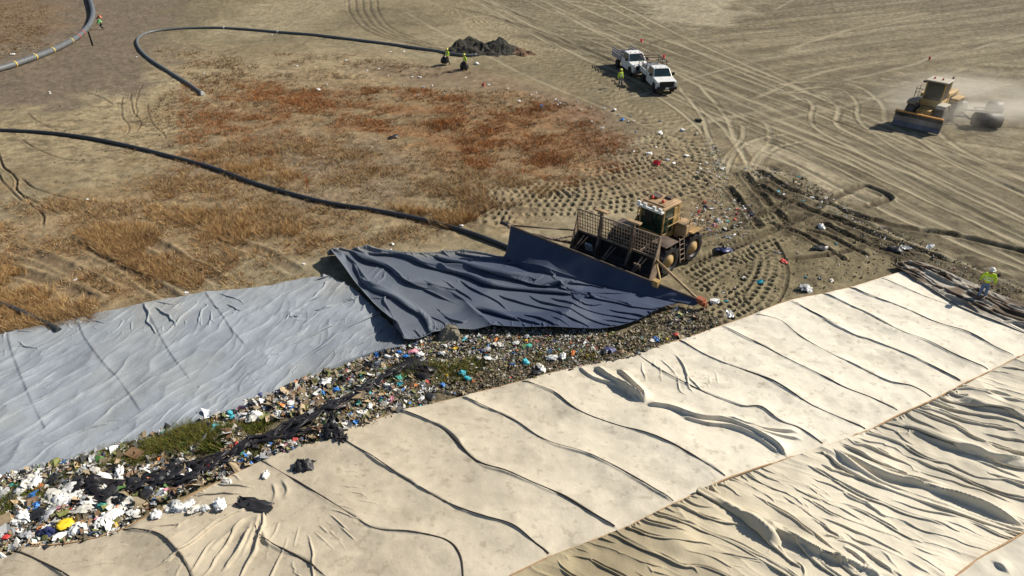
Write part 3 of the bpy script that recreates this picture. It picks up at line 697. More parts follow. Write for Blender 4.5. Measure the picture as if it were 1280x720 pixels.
def ang1(X, Y, u, v):
    a = np.full(X.shape, a7); dm = np.full(X.shape, 9e9)
    for p_ in TP1:
        d_ = np.hypot(X-p_[0], Y-p_[1]); m = (d_ < dm)&(d_ < 3.2); a = np.where(m, np.arctan2(Y-p_[1], X-p_[0]), a); dm = np.minimum(dm, d_)
    return a+.5*(fbm(X*.3, Y*.3, 2, 4)-.5)
def slack1(X, Y, u, v):
    s = 1.035+.09*sstep(.42, .6, fbm(X*.3, Y*.4, 2, 8))+.26*sstep(-8.8, -5, X)*(.3+1.0*vn(X*.5, Y*.5, 6))
    for p_, a_, w_ in FB1: s = s+a_*bandf(X, Y, p_, w_)
    return s
def seed1(X, Y):
    z = np.zeros(X.size)
    for p_, a_, w_ in FB1: lip(X.ravel(), Y.ravel(), z, p_[::-1] if p_[0][1] > p_[-1][1] else p_, a_*.4, .35, .12, seed=4, vary=.2)
    return z.reshape(X.shape)
gf1 = lambda x, y: base_z(x, y)+.03+.10*wrk(x, y, a7, 4, 1.0, 4, .6, 1.6)+.05*wrk(x, y, a7+.2, 2.6, .5, 7, .7, 1.6)+.30*(fbm(x*.28, y*.28, 3, 5)-.4)+.05*(fbm(x*1.1, y*1.1, 2, 2)-.4)
(gx7, gy7, gz7), u7, v7 = laid(W(T1T), W(T1B), .11, [(1, 180), (3, 60)], ang1, slack1, seed1, gf1, al=1.012, noise=.015)
r7, q7 = gx7.shape; x7, y7, z7 = gx7.ravel(), gy7.ravel(), gz7.ravel(); u7, v7 = u7.ravel(), v7.ravel()
for pts in ([(97, 398), (108, 425), (130, 455), (150, 475), (180, 520)], [(180, 382), (198, 415), (212, 440), (240, 478)], [(257, 368), (275, 392), (295, 420), (310, 436)], [(12, 418), (18, 445), (40, 500), (60, 540)]): lip(x7, y7, z7, pts, .035, .25, .05, seed=3, vary=.5)
ed = np.minimum(v7, 1-v7); z7 = np.where(ed < .02, base_z(x7, y7)+.0+(z7-base_z(x7, y7))*sstep(-.004, .02, ed), z7)
rt_ = sstep(-.5, 1, x7-P(500, 430)[0]); z7 = z7-.10*rt_
dust = fbm(x7*.35, y7*.35, 4, 3)  # noise for the uneven tan tint mixed in below
dk = sstep(-9, -4, x7+2.0*(fbm(x7*.4, y7*.4, 2, 8)-.5))[:, None]
c7 = np.array((.250, .278, .312))[None]*(1-dk)+np.array((.125, .14, .162))[None]*dk  # paler grey on the left, darker towards the right end
ds = (sstep(.35, 0, v7)*.5+.4*sstep(.5, .65, dust))[:, None]*.6
c7 = c7*(1-ds)+np.array((.26, .25, .22))[None]*ds
c7 *= (.88+.24*fbm(x7*.9, y7*.9, 4, 5))[:, None]
grey1 = sheet_obj('grey_ground_cover', np.stack([x7.reshape(r7, q7), y7.reshape(r7, q7), z7.reshape(r7, q7)], -1), c7, m_grey)
tag(grey1, 'pale grey cover sheet lying flat between the dry grass and the litter strip', 'cover sheet')
HG = Hf(x7, y7, z7)
# ------------------------------------------------------------------ dark sheet hung from the spreader bar
BL = np.array([*P(640, 325), 2.0]); BR = np.array([*P(871, 386), .55])         # ends of the bar
def bar(t): return BL*(1-t)+BR*t
T2T = [P(410, 322), P(430, 320), P(447, 318), P(473, 316), P(520, 324), P(560, 321), P(607, 323), P(636, 324)]
T2B = [P(506, 434), P(515, 436), P(530, 428), P(547, 421), P(573, 418), P(590, 421), P(603, 419), P(645, 418)]
nb = 9
fb = [(670, 421), (697, 420), (723, 419), (748, 418), (773, 416), (800, 405), (822, 394), (842, 385), (868, 383)]
for i in range(nb):
    t = (i+.35)/(nb-.65); b_ = bar(t if i < nb-1 else 1); T2T.append((b_[0], b_[1])); T2B.append(P(*fb[i]))
bd = (BR-BL)[:2]; bl = np.hypot(*bd); bd = bd/bl; bn = np.array([-bd[1], bd[0]])        # bn points to the machine
T2T = np.array(T2T); T2B = np.array(T2B)
def along(x, y): return ((x-BL[0])*bd[0]+(y-BL[1])*bd[1])/bl
FOOT = T2T.copy()
for i in range(len(FOOT)):
    tt = along(*FOOT[i])
    if tt > -.06: FOOT[i] = FOOT[i]-bn*(1.25*(1-.75*max(tt, 0)))*float(sstep(-.06, .04, tt))
APX = np.array(P(395, 303))
def ang2(X, Y, u, v): return np.arctan2(Y-APX[1], X-APX[0])+.5*(fbm(X*.25, Y*.25, 2, 4)-.5)
FB2 = [([(414, 324), (424, 345), (435, 372), (455, 392), (480, 412), (508, 432)], 1.0, .35), ([(445, 319), (470, 352), (485, 378), (515, 400), (545, 424)], 1.0, .4), ([(500, 355), (540, 375), (565, 395), (575, 417)], .7, .35), ([(545, 324), (590, 338), (640, 352), (700, 366), (760, 388)], .6, .4), ([(570, 323), (620, 335), (680, 350), (740, 372), (800, 392)], .5, .4), ([(520, 326), (560, 345), (605, 360), (660, 368), (710, 380)], .5, .35), ([(600, 388), (622, 400), (645, 416)], .4, .3)]
def slack2(X, Y, u, v):
    s = 1.20+.30*sstep(.4, .62, fbm(X*.3, Y*.4, 2, 8))
    s = s-.08*sstep(3, 7, X)
    for p_, a_, w_ in FB2: s = s+a_*bandf(X, Y, p_, w_)
    return s
def seed2(X, Y):
    z = np.zeros(X.size)
    for p_, a_, w_ in FB2: lip(X.ravel(), Y.ravel(), z, p_, a_*.5, .4, .2, seed=4, vary=.2)
    return z.reshape(X.shape)
def _fan(x, y): r_ = np.hypot(x-APX[0], y-APX[1]); return r_, np.arctan2(y-APX[1], x-APX[0])*5.5
gf2 = lambda x, y: base_z(x, y)+.06+(lambda r_, t_: .30*(1-np.abs(2*vn(t_*1.25+.5*fbm(r_*.3, t_, 2, 5), r_*.16, 3)-1))**1.8*sstep(.5, 2.5, r_))(*_fan(x, y))+.16*fbm(x*.4, y*.4, 3, 5)
(gx8, gy8, gz8), u8, v8 = laid(FOOT, T2B, .13, [(1, 220), (2, 70), (2, 40)], ang2, slack2, seed2, gf2, al=1.03, noise=.03, bend=.2)
# the hanging part, from the foot line up to the bar
q8 = gx8.shape[1]
g_ = ruled(T2T, T2B, .13); top_ = up(np.ascontiguousarray(g_[0].T.astype(np.float32)), 2, q8); tx_ = along(top_[0], top_[1])
hb = np.clip(BL[2]+(BR[2]-BL[2])*tx_, 0, 3)*sstep(-.035, .0, tx_)
nh = 46; hw = np.linspace(0, 1, nh)[:, None]
fx, fy, fz = gx8[0][None], gy8[0][None], gz8[0][None]; tz = base_z(top_[0], top_[1])+.05+hb
sag = hw**1.55; rip = (.07*np.sin(tx_*26+hw*2)+.05*np.sin(tx_*61+hw*3))*np.sin(hw*np.pi)*(hb > .02)[None]
hx = top_[0][None]*(1-sag)+fx*sag+bn[0]*rip; hy = top_[1][None]*(1-sag)+fy*sag+bn[1]*rip; hz = tz[None]*(1-hw)+fz*hw
x8 = np.vstack([hx[:-1], gx8]); y8 = np.vstack([hy[:-1], gy8]); z8 = np.vstack([hz[:-1], gz8]); v8 = np.vstack([0*hx[:-1], v8])
r8 = x8.shape[0]; xf8, yf8 = x8.ravel(), y8.ravel()
c8 = np.array((.038, .054, .098))[None]*(.85+.3*fbm(xf8*.8, yf8*.8, 4, 3))[:, None]
lf = (sstep(1.5, -5, xf8)*.85+.45*sstep(.52, .66, fbm(xf8*.4, yf8*.5, 3, 7)))[:, None].clip(0, 1)
c8 = c8*(1-lf)+np.array((.105, .122, .150))[None]*lf  # paler grey leftward and in patches: sunlit folds put into the colour
tp = (sstep(.10, .0, v8.ravel())*sstep(0, -2, xf8)*.6)[:, None]; c8 = c8*(1-tp)+np.array((.25, .24, .21))[None]*tp
dark = sheet_obj('hanging_ground_cover', np.stack([x8, y8, z8], -1), c8, m_grey)
tag(dark, 'dark blue grey sheet with heavy folds, hung from the bar before the compactor', 'cover sheet')
HD = Hf(x8.ravel(), y8.ravel(), z8.ravel())
def MBtop(): return MB()
# ------------------------------------------------------------------ pipes
m_pipe = mat('black pipe', (.035, .038, .042), .45, var=.2, bump=.1)
m_pipe2 = mat('dusty grey black pipe', (.11, .118, .125), .5, var=.2, bump=.1)
m_yel = mat('yellow strap', (.55, .42, .10), .6); m_red = mat('red strap', (.45, .05, .04), .7); m_wht = mat('white end cap', (.6, .6, .58), .6)
def pipe(name, pts, r, m, lift=0):
    p = smooth(W(pts), 8); q = [(x, y, gz(x, y)+r*.9+lift) for x, y in p]
    return MB().tube(q, r, 12).build(name, m, None, True), q
pi1, q1 = pipe('thick_pipe', [(-60, 108), (0, 91), (30, 81), (60, 70), (85, 58), (102, 46), (113, 32), (117, 18), (114, 4), (108, -12), (100, -40)], .31, m_pipe2, .05)
tag(pi1, 'thick grey pipe with yellow bands curving through the dark soil in the top corner', 'pipe')
def band(q, px, r, m, name, par, w=.12):
    i = min(range(len(q)), key=lambda k: (q[k][0]-P(*px)[0])**2+(q[k][1]-P(*px)[1])**2); i = min(max(i, 1), len(q)-2)
    a = Vector(q[i]); d = (Vector(q[i+1])-Vector(q[i-1])).normalized()
    MB().tube([a-d*w, a+d*w], r, 12).build(name, m, par, True)
for px in ((17, 85), (47, 75), (67, 67), (90, 55)): band(q1, px, .335, m_yel, 'yellow_band', pi1, .09)
for px in ((103, 45), (98, 49)): band(q1, px, .335, m_red, 'red_band', pi1, .12)
pi2, q2 = pipe('long_pipe', [(253, 118), (235, 106), (210, 90), (190, 77), (176, 64), (172, 52), (180, 44), (200, 39), (235, 36), (280, 35), (340, 40), (400, 46), (470, 55), (540, 65), (575, 71), (596, 71)], .155, m_pipe2)
tag(pi2, 'long thin grey pipe bent back on itself above the rust coloured brush', 'pipe')
e = q2[0]; f_ = (Vector(q2[0])-Vector(q2[1])).normalized()
MB().tube([Vector(e)-f_*.05, Vector(e)+f_*.28], .2, 12).build('end_cap', m_wht, pi2, True)
for px in ((277, 35), (350, 41)): band(q2, px, .175, m_wht, 'white_band', pi2, .1)
pi3, q3 = pipe('field_pipe', [(-60, 163), (0, 165), (60, 168), (110, 174), (160, 184), (230, 202), (280, 217), (330, 236), (400, 256), (470, 268), (530, 280), (590, 297), (655, 322)], .14, m_pipe)
tag(pi3, 'long black pipe crossing the dry grass and ending at the dark hanging sheet', 'pipe')
pi4, q4 = pipe('short_pipe', [(-40, 370), (0, 382), (25, 392), (60, 408), (75, 416)], .14, m_pipe)
tag(pi4, 'short black pipe running under the edge of the pale grey sheet', 'pipe')
# spoil heaps
def mound(pts, hgt, col, label, seed):
    c_ = np.mean(W(pts), 0); xs_, ys_ = W(pts).min(0), W(pts).max(0); n = 110
    gx, gy = np.meshgrid(np.linspace(xs_[0]-.6, ys_[0]+.6, n), np.linspace(xs_[1]-.6, ys_[1]+.6, n)); a, b = gx.ravel(), gy.ravel()
    m = inside(a, b, W(pts)); po = W(pts); D = np.full(a.shape, 9.)
    for i in range(len(po)):
        s_, e_ = po[i], po[(i+1) % len(po)]; d = e_-s_; u = np.clip(((a-s_[0])*d[0]+(b-s_[1])*d[1])/(d@d), 0, 1); D = np.minimum(D, np.hypot(a-s_[0]-u*d[0], b-s_[1]-u*d[1]))
    D = np.where(m, D, -D)+(fbm(a*.9, b*.9, 3, seed)-.5)*.9
    z = base_z(a, b)-.1+hgt*.8*sstep(-.35, 1.5, D)**.55*(.35+1.0*vn(a*.8, b*.8, seed))+.35*(ridge(a*1.6, b*1.6, 3, seed)-.6)*sstep(-.2, .6, D)
    keep = D.reshape(n, n) > -.5; f = grid_faces(n, n); kf = keep.ravel()[f].any(1)
    cc = np.array(col)[None]*(.6+.8*fbm(a*1.5, b*1.5, 4, seed+1))[:, None]
    f = f[kf]; used, inv = np.unique(f, return_inverse=True)
    me = np_mesh('soil_mound', np.stack([a, b, z], 1)[used], inv.reshape(-1, 4), cc[used]); return tag(link('soil_mound', me, m_soil2), label, 'mound')
m_soil2 = attr_mat('dug soil', bump=.9, bscale=5, bdist=.15)
mound([(556, 67), (566, 57), (590, 53), (610, 58), (618, 69), (590, 72)], 1.0, (.045, .042, .034), 'black lumpy heap of dug soil nearer the two litter pickers', 2)
mound([(603, 66), (608, 55), (626, 51), (642, 58), (646, 69), (622, 72)], 1.0, (.04, .038, .032), 'black heap of dug soil farther from the litter pickers', 5)
mound([(636, 68), (645, 59), (658, 63), (668, 68), (655, 71)], .7, (.15, .095, .06), 'low brown heap of soil at the tail of the two black heaps', 7)
# ------------------------------------------------------------------ litter
KCOL = {'white': (.72, .72, .70), 'offw': (.55, .53, .48), 'grey': (.33, .34, .35), 'black': (.022, .022, .024), 'blue': (.05, .22, .60), 'cyan': (.06, .45, .55), 'teal': (.08, .42, .34), 'red': (.52, .05, .04),
        'yel': (.72, .50, .03), 'org': (.60, .20, .05), 'pink': (.6, .25, .32), 'brown': (.22, .13, .07), 'tan': (.40, .30, .18), 'green': (.10, .25, .06), 'navy': (.04, .05, .14)}
# mass of small waste: one object
NS = 70000
TRW = W(TRASH); lo, hi = TRW.min(0), TRW.max(0)
def scatter(n, poly, grow=.0):
    lo, hi = poly.min(0), poly.max(0); out = np.zeros((0, 2))
    while len(out) < n:
        q = RNG.uniform(lo, hi, (n*2, 2)); q = q[inside(q[:, 0], q[:, 1], poly)]; out = np.vstack([out, q])
    return out[:n]
pt = scatter(NS, TRW); keep = (vn(pt[:, 0]*.6, pt[:, 1]*.6, 4) > .15); pt = pt[keep]
extra = scatter(3800, W([(830, 395), (880, 385), (905, 405), (870, 428), (830, 434), (800, 446), (760, 450), (790, 410)])); e2 = scatter(900, W([(925, 208), (950, 207), (1000, 218), (1050, 252), (1110, 290), (1075, 282), (1020, 262), (975, 235), (930, 232)]))
e3 = scatter(1500, W([(860, 258), (905, 250), (945, 262), (940, 295), (900, 312), (868, 300)])); e4_ = scatter(1100, W([(1000, 270), (1080, 300), (1150, 330), (1300, 395), (1300, 360), (1180, 320), (1090, 290)])); e5 = scatter(1000, W([(880, 165), (905, 190), (915, 230), (905, 260), (885, 240), (890, 205)]))
pt = np.vstack([pt, extra, e2, e3, e4_, e5]); n = len(pt); big = np.zeros(n, bool)
far_ = np.arange(n) >= n-len(e2)-len(e3)-len(e4_)-len(e5)
lft = sstep(-2, -9, pt[:, 0])
siz = RNG.gamma(2.0, .027, n)*(1+1.0*lft); siz = np.clip(siz, .025, .42); siz[far_] *= .8
keys = list(KCOL); tab = np.array([KCOL[k] for k in keys])
pr0 = np.array([.17, .18, .18, .20, .02, .01, .01, .012, .006, .012, .01, .15, .14, .02, .012]); pr0 /= pr0.sum()
ki = RNG.choice(len(keys), n, p=pr0); cc = tab[ki]*RNG.uniform(.55, 1.15, (n, 1))
wp = fbm(pt[:, 0]*.35, pt[:, 1]*.35, 3, 2); dirt = (RNG.random(n) < np.where(far_, .35, .42-.22*lft+.45*sstep(.5, .62, wp))); cc[dirt] = np.array((.16, .125, .075))*RNG.uniform(.5, 1.5, (dirt.sum(), 1))
gr = (RNG.random(n) < .10); cc[gr] = np.array((.16, .17, .05))*RNG.uniform(.6, 1.4, (gr.sum(), 1))
def crumple(pt, siz, cc, zf, seg=3):
    """one small crumpled sheet per point"""
    n = len(pt); k = seg+1
    a, b = np.meshgrid(np.linspace(-.5, .5, k), np.linspace(-.5, .5, k)); a, b = a.ravel(), b.ravel(); m = len(a)
    asp = RNG.uniform(.35, 1.0, (n, 1)); rz = RNG.uniform(0, 6.28, (n, 1)); tl = RNG.uniform(-.6, .6, (n, 1)); tl2 = RNG.uniform(-.6, .6, (n, 1))
    lx = (a[None]+RNG.normal(0, .09, (n, m)))*siz[:, None]; ly = (b[None]+RNG.normal(0, .09, (n, m)))*siz[:, None]*asp
    lz = RNG.normal(0, .17, (n, m))*siz[:, None]*.9+lx*tl+ly*tl2
    x = lx*np.cos(rz)-ly*np.sin(rz)+pt[:, :1]; y = lx*np.sin(rz)+ly*np.cos(rz)+pt[:, 1:]
    z = lz-lz.min(1)[:, None]*.55+zf[:, None]
    V = np.stack([x, y, z], -1).reshape(-1, 3); f = grid_faces(k, k); Fq = (f[None]+(np.arange(n)*m)[:, None, None]).reshape(-1, 4)
    return V, Fq, np.repeat(cc, m, 0)
hp = base_z(pt[:, 0], pt[:, 1])+.02+.09*RNG.random(n)*(~far_)*sstep(.3, .6, fbm(pt[:, 0]*.8, pt[:, 1]*.8, 3, 6))
V, Fq, C_ = crumple(pt, siz, cc, hp, 2)
m_trash = attr_mat('mixed waste', rough=.6, fine=((20, .25),), bump=.3, bscale=30, spec=.4)
tr = link('small_waste', np_mesh('small_waste', V, Fq, C_, False), m_trash); tag(tr, 'mass of small mixed waste spread in a strip between the grey and tan sheets', 'waste', kind='stuff')
# clods of earth
cp = np.vstack([scatter(6000, W([(700, 255), (860, 258), (925, 215), (1000, 225), (1060, 262), (1150, 320), (1330, 400), (1330, 430), (1130, 336), (985, 374), (850, 424), (790, 445), (850, 390), (870, 330), (860, 280)])),
                scatter(6000, W([(922, 208), (1000, 220), (1070, 262), (1180, 315), (1280, 355), (1280, 385), (1150, 345), (1060, 310), (985, 300), (940, 270)])), scatter(2500, W([(560, 225), (880, 170), (910, 220), (870, 260), (640, 285), (540, 265)])), scatter(3500, TRW), scatter(2500, W([(-60, 140), (250, 90), (250, 240), (60, 300), (-60, 330)]))])
ncl = len(cp); sz = RNG.gamma(1.5, .017, ncl).clip(.015, .22); oc = np.array([(1, 0, 0), (-1, 0, 0), (0, 1, 0), (0, -1, 0), (0, 0, 1), (0, 0, -1)], float)
V = oc[None]*(sz[:, None, None]*RNG.uniform(.5, 1.1, (ncl, 6, 1)))+RNG.normal(0, .15, (ncl, 6, 3))*sz[:, None, None]; V[..., 0] += cp[:, :1]; V[..., 1] += cp[:, 1:]; V[..., 2] += (base_z(cp[:, 0], cp[:, 1])+sz*.3)[:, None]
tf = np.array([(0, 2, 4), (2, 1, 4), (1, 3, 4), (3, 0, 4), (2, 0, 5), (1, 2, 5), (3, 1, 5), (0, 3, 5)])
Fq = (tf[None]+(np.arange(ncl)*6)[:, None, None]).reshape(-1, 3); cc = np.array((.19, .158, .10))[None]*RNG.uniform(.6, 1.3, (ncl, 1))
tag(link('earth_clods', np_mesh('earth_clods', V.reshape(-1, 3), Fq, np.repeat(cc, 6, 0), False, True), m_soil2), 'loose clods of dry earth thrown up round the wheel ruts', 'clods', kind='stuff')
# ------------------------------------------------------------------ dry vegetation
m_grass = attr_mat('dry stalks', rough=.9, fine=(), bump=0, spec=.1)
def tufts(name, areas, pal, label, cat, hgt=(.2, .5), blades=9, wd=.035, spread=.16, clump=.5):
    VV = []; CC = []
    for poly, n, dens_seed, thr in areas:
        q = scatter(n, W(poly)); kp = (fbm(q[:, 0]*.35, q[:, 1]*.55, 4, dens_seed)+RNG.normal(0, .09, len(q))) > thr+.03; kp &= RNG.random(len(q)) < soft(q[:, 0], q[:, 1], poly, 2.2, 1.5)*1.15; q = q[kp]; n = len(q)
        zz = base_z(q[:, 0], q[:, 1])-.02; h = RNG.uniform(*hgt, n)*(.6+.8*vn(q[:, 0]*.5, q[:, 1]*.5, 3)); base = np.array(pal)[RNG.integers(0, len(pal), n)]*RNG.uniform(.7, 1.25, (n, 1))
        rz = RNG.uniform(0, 6.28, (n, blades)); rad = RNG.uniform(0, 1, (n, blades)); bh = h[:, None]*RNG.uniform(.5, 1.1, (n, blades)); lean = spread*(1+2*rad)*h[:, None]/.35
        bx = q[:, :1]+np.cos(rz)*rad*spread; by = q[:, 1:]+np.sin(rz)*rad*spread
        pa = RNG.uniform(0, 3.14, (n, blades)); w = wd*RNG.uniform(.6, 1.4, (n, blades))
        p0 = np.stack([bx-np.cos(pa)*w/2, by-np.sin(pa)*w/2, zz[:, None]+0*bx], -1); p1 = np.stack([bx+np.cos(pa)*w/2, by+np.sin(pa)*w/2, zz[:, None]+0*bx], -1)
        p2 = np.stack([bx+np.cos(rz)*lean, by+np.sin(rz)*lean, zz[:, None]+bh], -1)
        VV.append(np.stack([p0, p1, p2], 2).reshape(-1, 3)); CC.append(np.repeat(np.clip(np.repeat(base[:, None], blades, 1)*RNG.uniform(.8, 1.2, (n, blades, 1)), 0, 1).reshape(-1, 3), 3, 0))
    V = np.vstack(VV); return tag(link(name, np_mesh(name, V, np.arange(len(V)).reshape(-1, 3), np.vstack(CC), False, True), m_grass), label, cat, kind='stuff')
RUSTP = [(350, 112), (400, 108), (520, 108), (640, 124), (750, 138), (800, 172), (800, 212), (740, 222), (640, 205), (560, 180), (430, 160), (340, 140)]
tufts('rust_brush', [(RUSTP, 17000, 2, .47), ([(225, 105), (350, 100), (370, 160), (330, 215), (220, 215)], 6000, 4, .45), ([(560, 170), (760, 200), (720, 235), (600, 230)], 5000, 3, .47)],
      [(.34, .13, .04), (.28, .105, .036), (.37, .18, .07), (.24, .15, .08)], 'low rust coloured brush in a broad patch on the bare slope', 'brush', (.08, .34), 7, .035)
tufts('dry_grass', [([(0, 250), (120, 240), (230, 205), (330, 240), (560, 285), (520, 318), (400, 345), (200, 380), (0, 415), (-60, 430), (-60, 340)], 18000, 5, .49), ([(100, 290), (180, 285), (240, 330), (255, 365), (200, 350), (130, 320)], 9000, 7, .35),
      ([(320, 165), (560, 190), (640, 225), (560, 275), (330, 235), (230, 190)], 9000, 8, .52), ([(-60, 385), (60, 378), (140, 400), (0, 418), (-60, 430)], 5000, 3, .3), ([(560, 215), (760, 225), (640, 262), (560, 285)], 3000, 4, .5)],
      [(.36, .24, .11), (.31, .19, .085), (.42, .31, .17), (.24, .165, .10), (.29, .16, .07)], 'tan and brown dry grass covering the slope above the pale grey sheet', 'grass', (.10, .36), 8, .03)
tufts('tall_dry_grass', [([(95, 290), (180, 280), (240, 322), (262, 368), (200, 352), (130, 322)], 3200, 7, .40), ([(170, 255), (330, 260), (420, 300), (300, 335), (200, 290)], 2200, 3, .50), ([(-20, 330), (60, 345), (150, 395), (20, 415), (-60, 420)], 4500, 5, .42), ([(480, 260), (600, 275), (560, 290)], 900, 5, .4), ([(240, 190), (330, 200), (400, 235), (300, 225)], 1600, 2, .45)],
      [(.42, .27, .12), (.48, .34, .17), (.34, .20, .08), (.30, .17, .07)], 'taller straw coloured grass standing in clumps in the dry grass near the pale grey sheet', 'grass', (.28, .6), 8, .026, .12)
tufts('thin_dry_grass', [([(230, 95), (640, 112), (800, 150), (850, 215), (640, 265), (560, 290), (230, 240), (120, 200)], 9000, 6, .45), ([(-60, 0), (60, 0), (60, 60), (-60, 90)], 3500, 3, .4), ([(180, 60), (460, 70), (600, 95), (250, 105)], 3000, 4, .5)],
      [(.24, .16, .09), (.18, .11, .06), (.28, .21, .12)], 'sparse brown stalks thinning out round the edges of the brush', 'grass', (.12, .3), 6, .05)
tufts('green_weeds', [([(85, 585), (110, 565), (200, 550), (235, 532), (265, 535), (300, 545), (285, 560), (230, 572), (150, 585)], 9000, 2, .40), ([(60, 600), (85, 588), (120, 590), (90, 612)], 1800, 4, .35), ([(250, 545), (330, 545), (345, 520), (300, 530)], 2500, 6, .40), ([(300, 575), (330, 566), (350, 556), (320, 560)], 1200, 6, .3), ([(225, 535), (255, 530), (275, 545), (255, 560), (228, 552)], 3000, 5, .2), ([(30, 615), (75, 605), (85, 625), (50, 635)], 1400, 3, .3), ([(0, 630), (20, 628), (20, 650), (0, 650)], 500, 3, .2), ([(390, 515), (420, 512), (425, 530), (395, 535)], 700, 3, .2), ([(440, 470), (700, 440), (760, 450), (640, 470), (480, 500)], 3500, 7, .50)],
      [(.13, .15, .03), (.18, .17, .04), (.09, .12, .025), (.22, .17, .06)], 'green and yellow weeds growing through the waste beside the pale grey sheet', 'weeds', (.12, .36), 10, .03, .12)
# ------------------------------------------------------------------ machines
m_cy = mat('dusty machine yellow', (.36, .235, .09), .6, var=.25, scale=2.5, bump=.15)
m_cy2 = mat('worn tan yellow paint', (.36, .24, .13), .6, var=.3, scale=2)
m_steel = mat('worn brown steel', (.13, .095, .075), .55, .3, var=.35, scale=2, bump=.3)
m_dsteel = mat('dark greasy steel', (.045, .042, .045), .5, .3, var=.35, scale=2, bump=.3)
m_bar = mat('dusty bare bars', (.25, .185, .13), .7, var=.3, scale=3)
m_glass = mat('dark cab glass', (.015, .03, .03), .08, var=.3, scale=.8, spec=.8)
m_gglass = mat('greenish cab glass', (.015, .035, .022), .08, var=.4, scale=1.2, spec=.8)
m_white = mat('white paint', (.72, .72, .70), .35, var=.07, scale=2, spec=.5)
m_rubber = mat('rubber', (.02, .02, .02), .85, var=.3, bump=.3)
m_chrome = mat('grey rim', (.30, .30, .30), .4, .6)
m_black = mat('black plastic', (.015, .015, .017), .55)
m_dusty = mat('dusty tyre', (.12, .105, .08), .9, var=.3, scale=3, bump=.3)
m_amber = mat('beacon lens', (.6, .08, .03), .3)
m_light = mat('lamp lens', (.75, .75, .72), .15)
m_orange = mat('orange blade edge', (.58, .27, .06), .55, var=.2)
m_blade = mat('scuffed steel blade', (.16, .15, .155), .35, .6, var=.3, scale=1.5)
def steel_wheel(par, x, y, r=.86, w=1.0, m=m_dsteel, m2=m_cy):
    wb = MB(); wb.lathe([(-w/2, r*.62), (-w/2, r*.86), (w/2, r*.86), (w/2, r*.62), (w/2-.12, r*.55), (-w/2+.12, r*.55)], (0, 0, 0), 'x', 28)
    for row in range(5):
        for k in range(12):
            a = 2*math.pi*(k+.5*(row % 2))/12; xx = -w/2+.1+row*(w-.2)/4
            wb.box((xx, math.cos(a)*r*.92, math.sin(a)*r*.92), (.13, .16, .2), rx=a-math.pi/2, taper=.6)
    o = wb.build('wheel', m, par, loc=(x, y, r))
    h = MB(); s = 1 if x > 0 else -1
    h.lathe([(-.08, r*.54), (.1, r*.5), (.16, r*.25), (.24, r*.22), (.24, .02)], (s*(w/2-.18), 0, 0), 'x', 20) if s > 0 else h.lathe([(.08, r*.54), (-.1, r*.5), (-.16, r*.25), (-.24, r*.22), (-.24, .02)], (s*(w/2-.18), 0, 0), 'x', 20)
    h.build('hub', m2, o, True); return o
TH = math.radians(-47)
cx, cy = P(772, 343)
cx, cy = 7.85, 33.55
comp = empty('landfill_compactor', (cx, cy, gz(cx, cy)), TH, label='tan landfill compactor with a caged blade, holding the bar that carries the dark sheet', cat='compactor')
for x_ in (-1.4, 1.4):
    for y_ in (-.95, 1.25): steel_wheel(comp, x_, y_)
MB().box((0, .5, 1.15), (1.5, 3.0, .7)).box((0, -.95, .9), (1.9, .5, .5)).box((0, 1.25, .9), (1.9, .5, .5)).build('chassis', m_steel, comp, bevel=.04)
hd = MB().prism([(1.05, 1.5), (1.05, 2.05), (1.9, 1.98), (2.05, 1.85), (2.05, 1.3), (1.05, 1.3)], -.8, .8).build('engine_hood', m_cy2, comp, bevel=.05)
gb = MB()
for k in range(7): gb.box((0, 2.07, 1.4+k*.06), (1.3, .03, .03))
gb.build('grille', m_black, hd)
MB().box((1.25, 1.0, 1.95), (.75, .75, .72)).box((1.0, 1.0, 1.5), (.4, .6, .3)).build('side_box', m_cy2, comp, bevel=.03)
MB().box((-1.25, 1.1, 1.8), (.7, .8, .5)).build('tank', m_cy, comp, bevel=.03)
for x_ in (-1.4, 1.4):
    MB().box((x_, 1.35, 1.86), (1.0, .9, .06)).build('fender', m_cy, comp, bevel=.02)
    MB().box((x_, -.95, 1.86), (1.0, 1.1, .06)).build('fender', m_steel, comp, bevel=.02)
# cab
cab = MB(); Z0, Z1 = 1.5, 3.25
for x_ in (-.75, .75):
    for y_ in (-.35, .95): cab.box((x_, y_, (Z0+Z1)/2), (.14 if y_ > 0 else .09, .2 if y_ > 0 else .09, Z1-Z0))
cab.box((0, .3, 1.62), (1.58, 1.38, .35)); cab.box((0, .99, 2.4), (1.5, .06, 1.6)); cab.box((.78, .72, 2.35), (.06, .45, 1.6))
cabo = cab.build('cab', m_cy, comp, bevel=.02)
MB().box((0, -.37, 2.5), (1.36, .03, 1.42)).build('windscreen', m_gglass, cabo)
for x_ in (-.76, .76): MB().box((x_, .12, 2.5), (.03, .78, 1.4)).build('side_window', m_gglass, cabo)
MB().box((-.2, -.40, 2.65), (.5, .02, .8)).box((.3, -.41, 2.2), (.04, .03, .8)).build('wiper_guard', m_black, cabo)
rf = MB().box((0, .28, 3.32), (1.66, 1.6, .16)).box((0, .28, 3.43), (1.4, 1.3, .08)).build('roof', m_cy2, comp, bevel=.04)
MB().box((0, -.62, 3.22), (1.7, .25, .12)).build('sun_visor', m_white, rf, bevel=.02)
MB().box((-.35, .35, 3.53), (.5, .5, .14)).box((.25, .7, 3.52), (.4, .3, .12)).build('roof_unit', m_steel, rf, bevel=.03)
for x_ in (-.35, .35): MB().lathe([(0, .09), (.08, .09), (.15, .06), (.17, .01)], (x_, 0, 3.48), 'z', 12).build('beacon', m_amber, rf, True)
for x_ in (-.7, -.3, .3, .7): MB().box((x_, -.68, 3.38), (.2, .1, .13)).build('work_lamp', m_light, rf)
rl = MB()
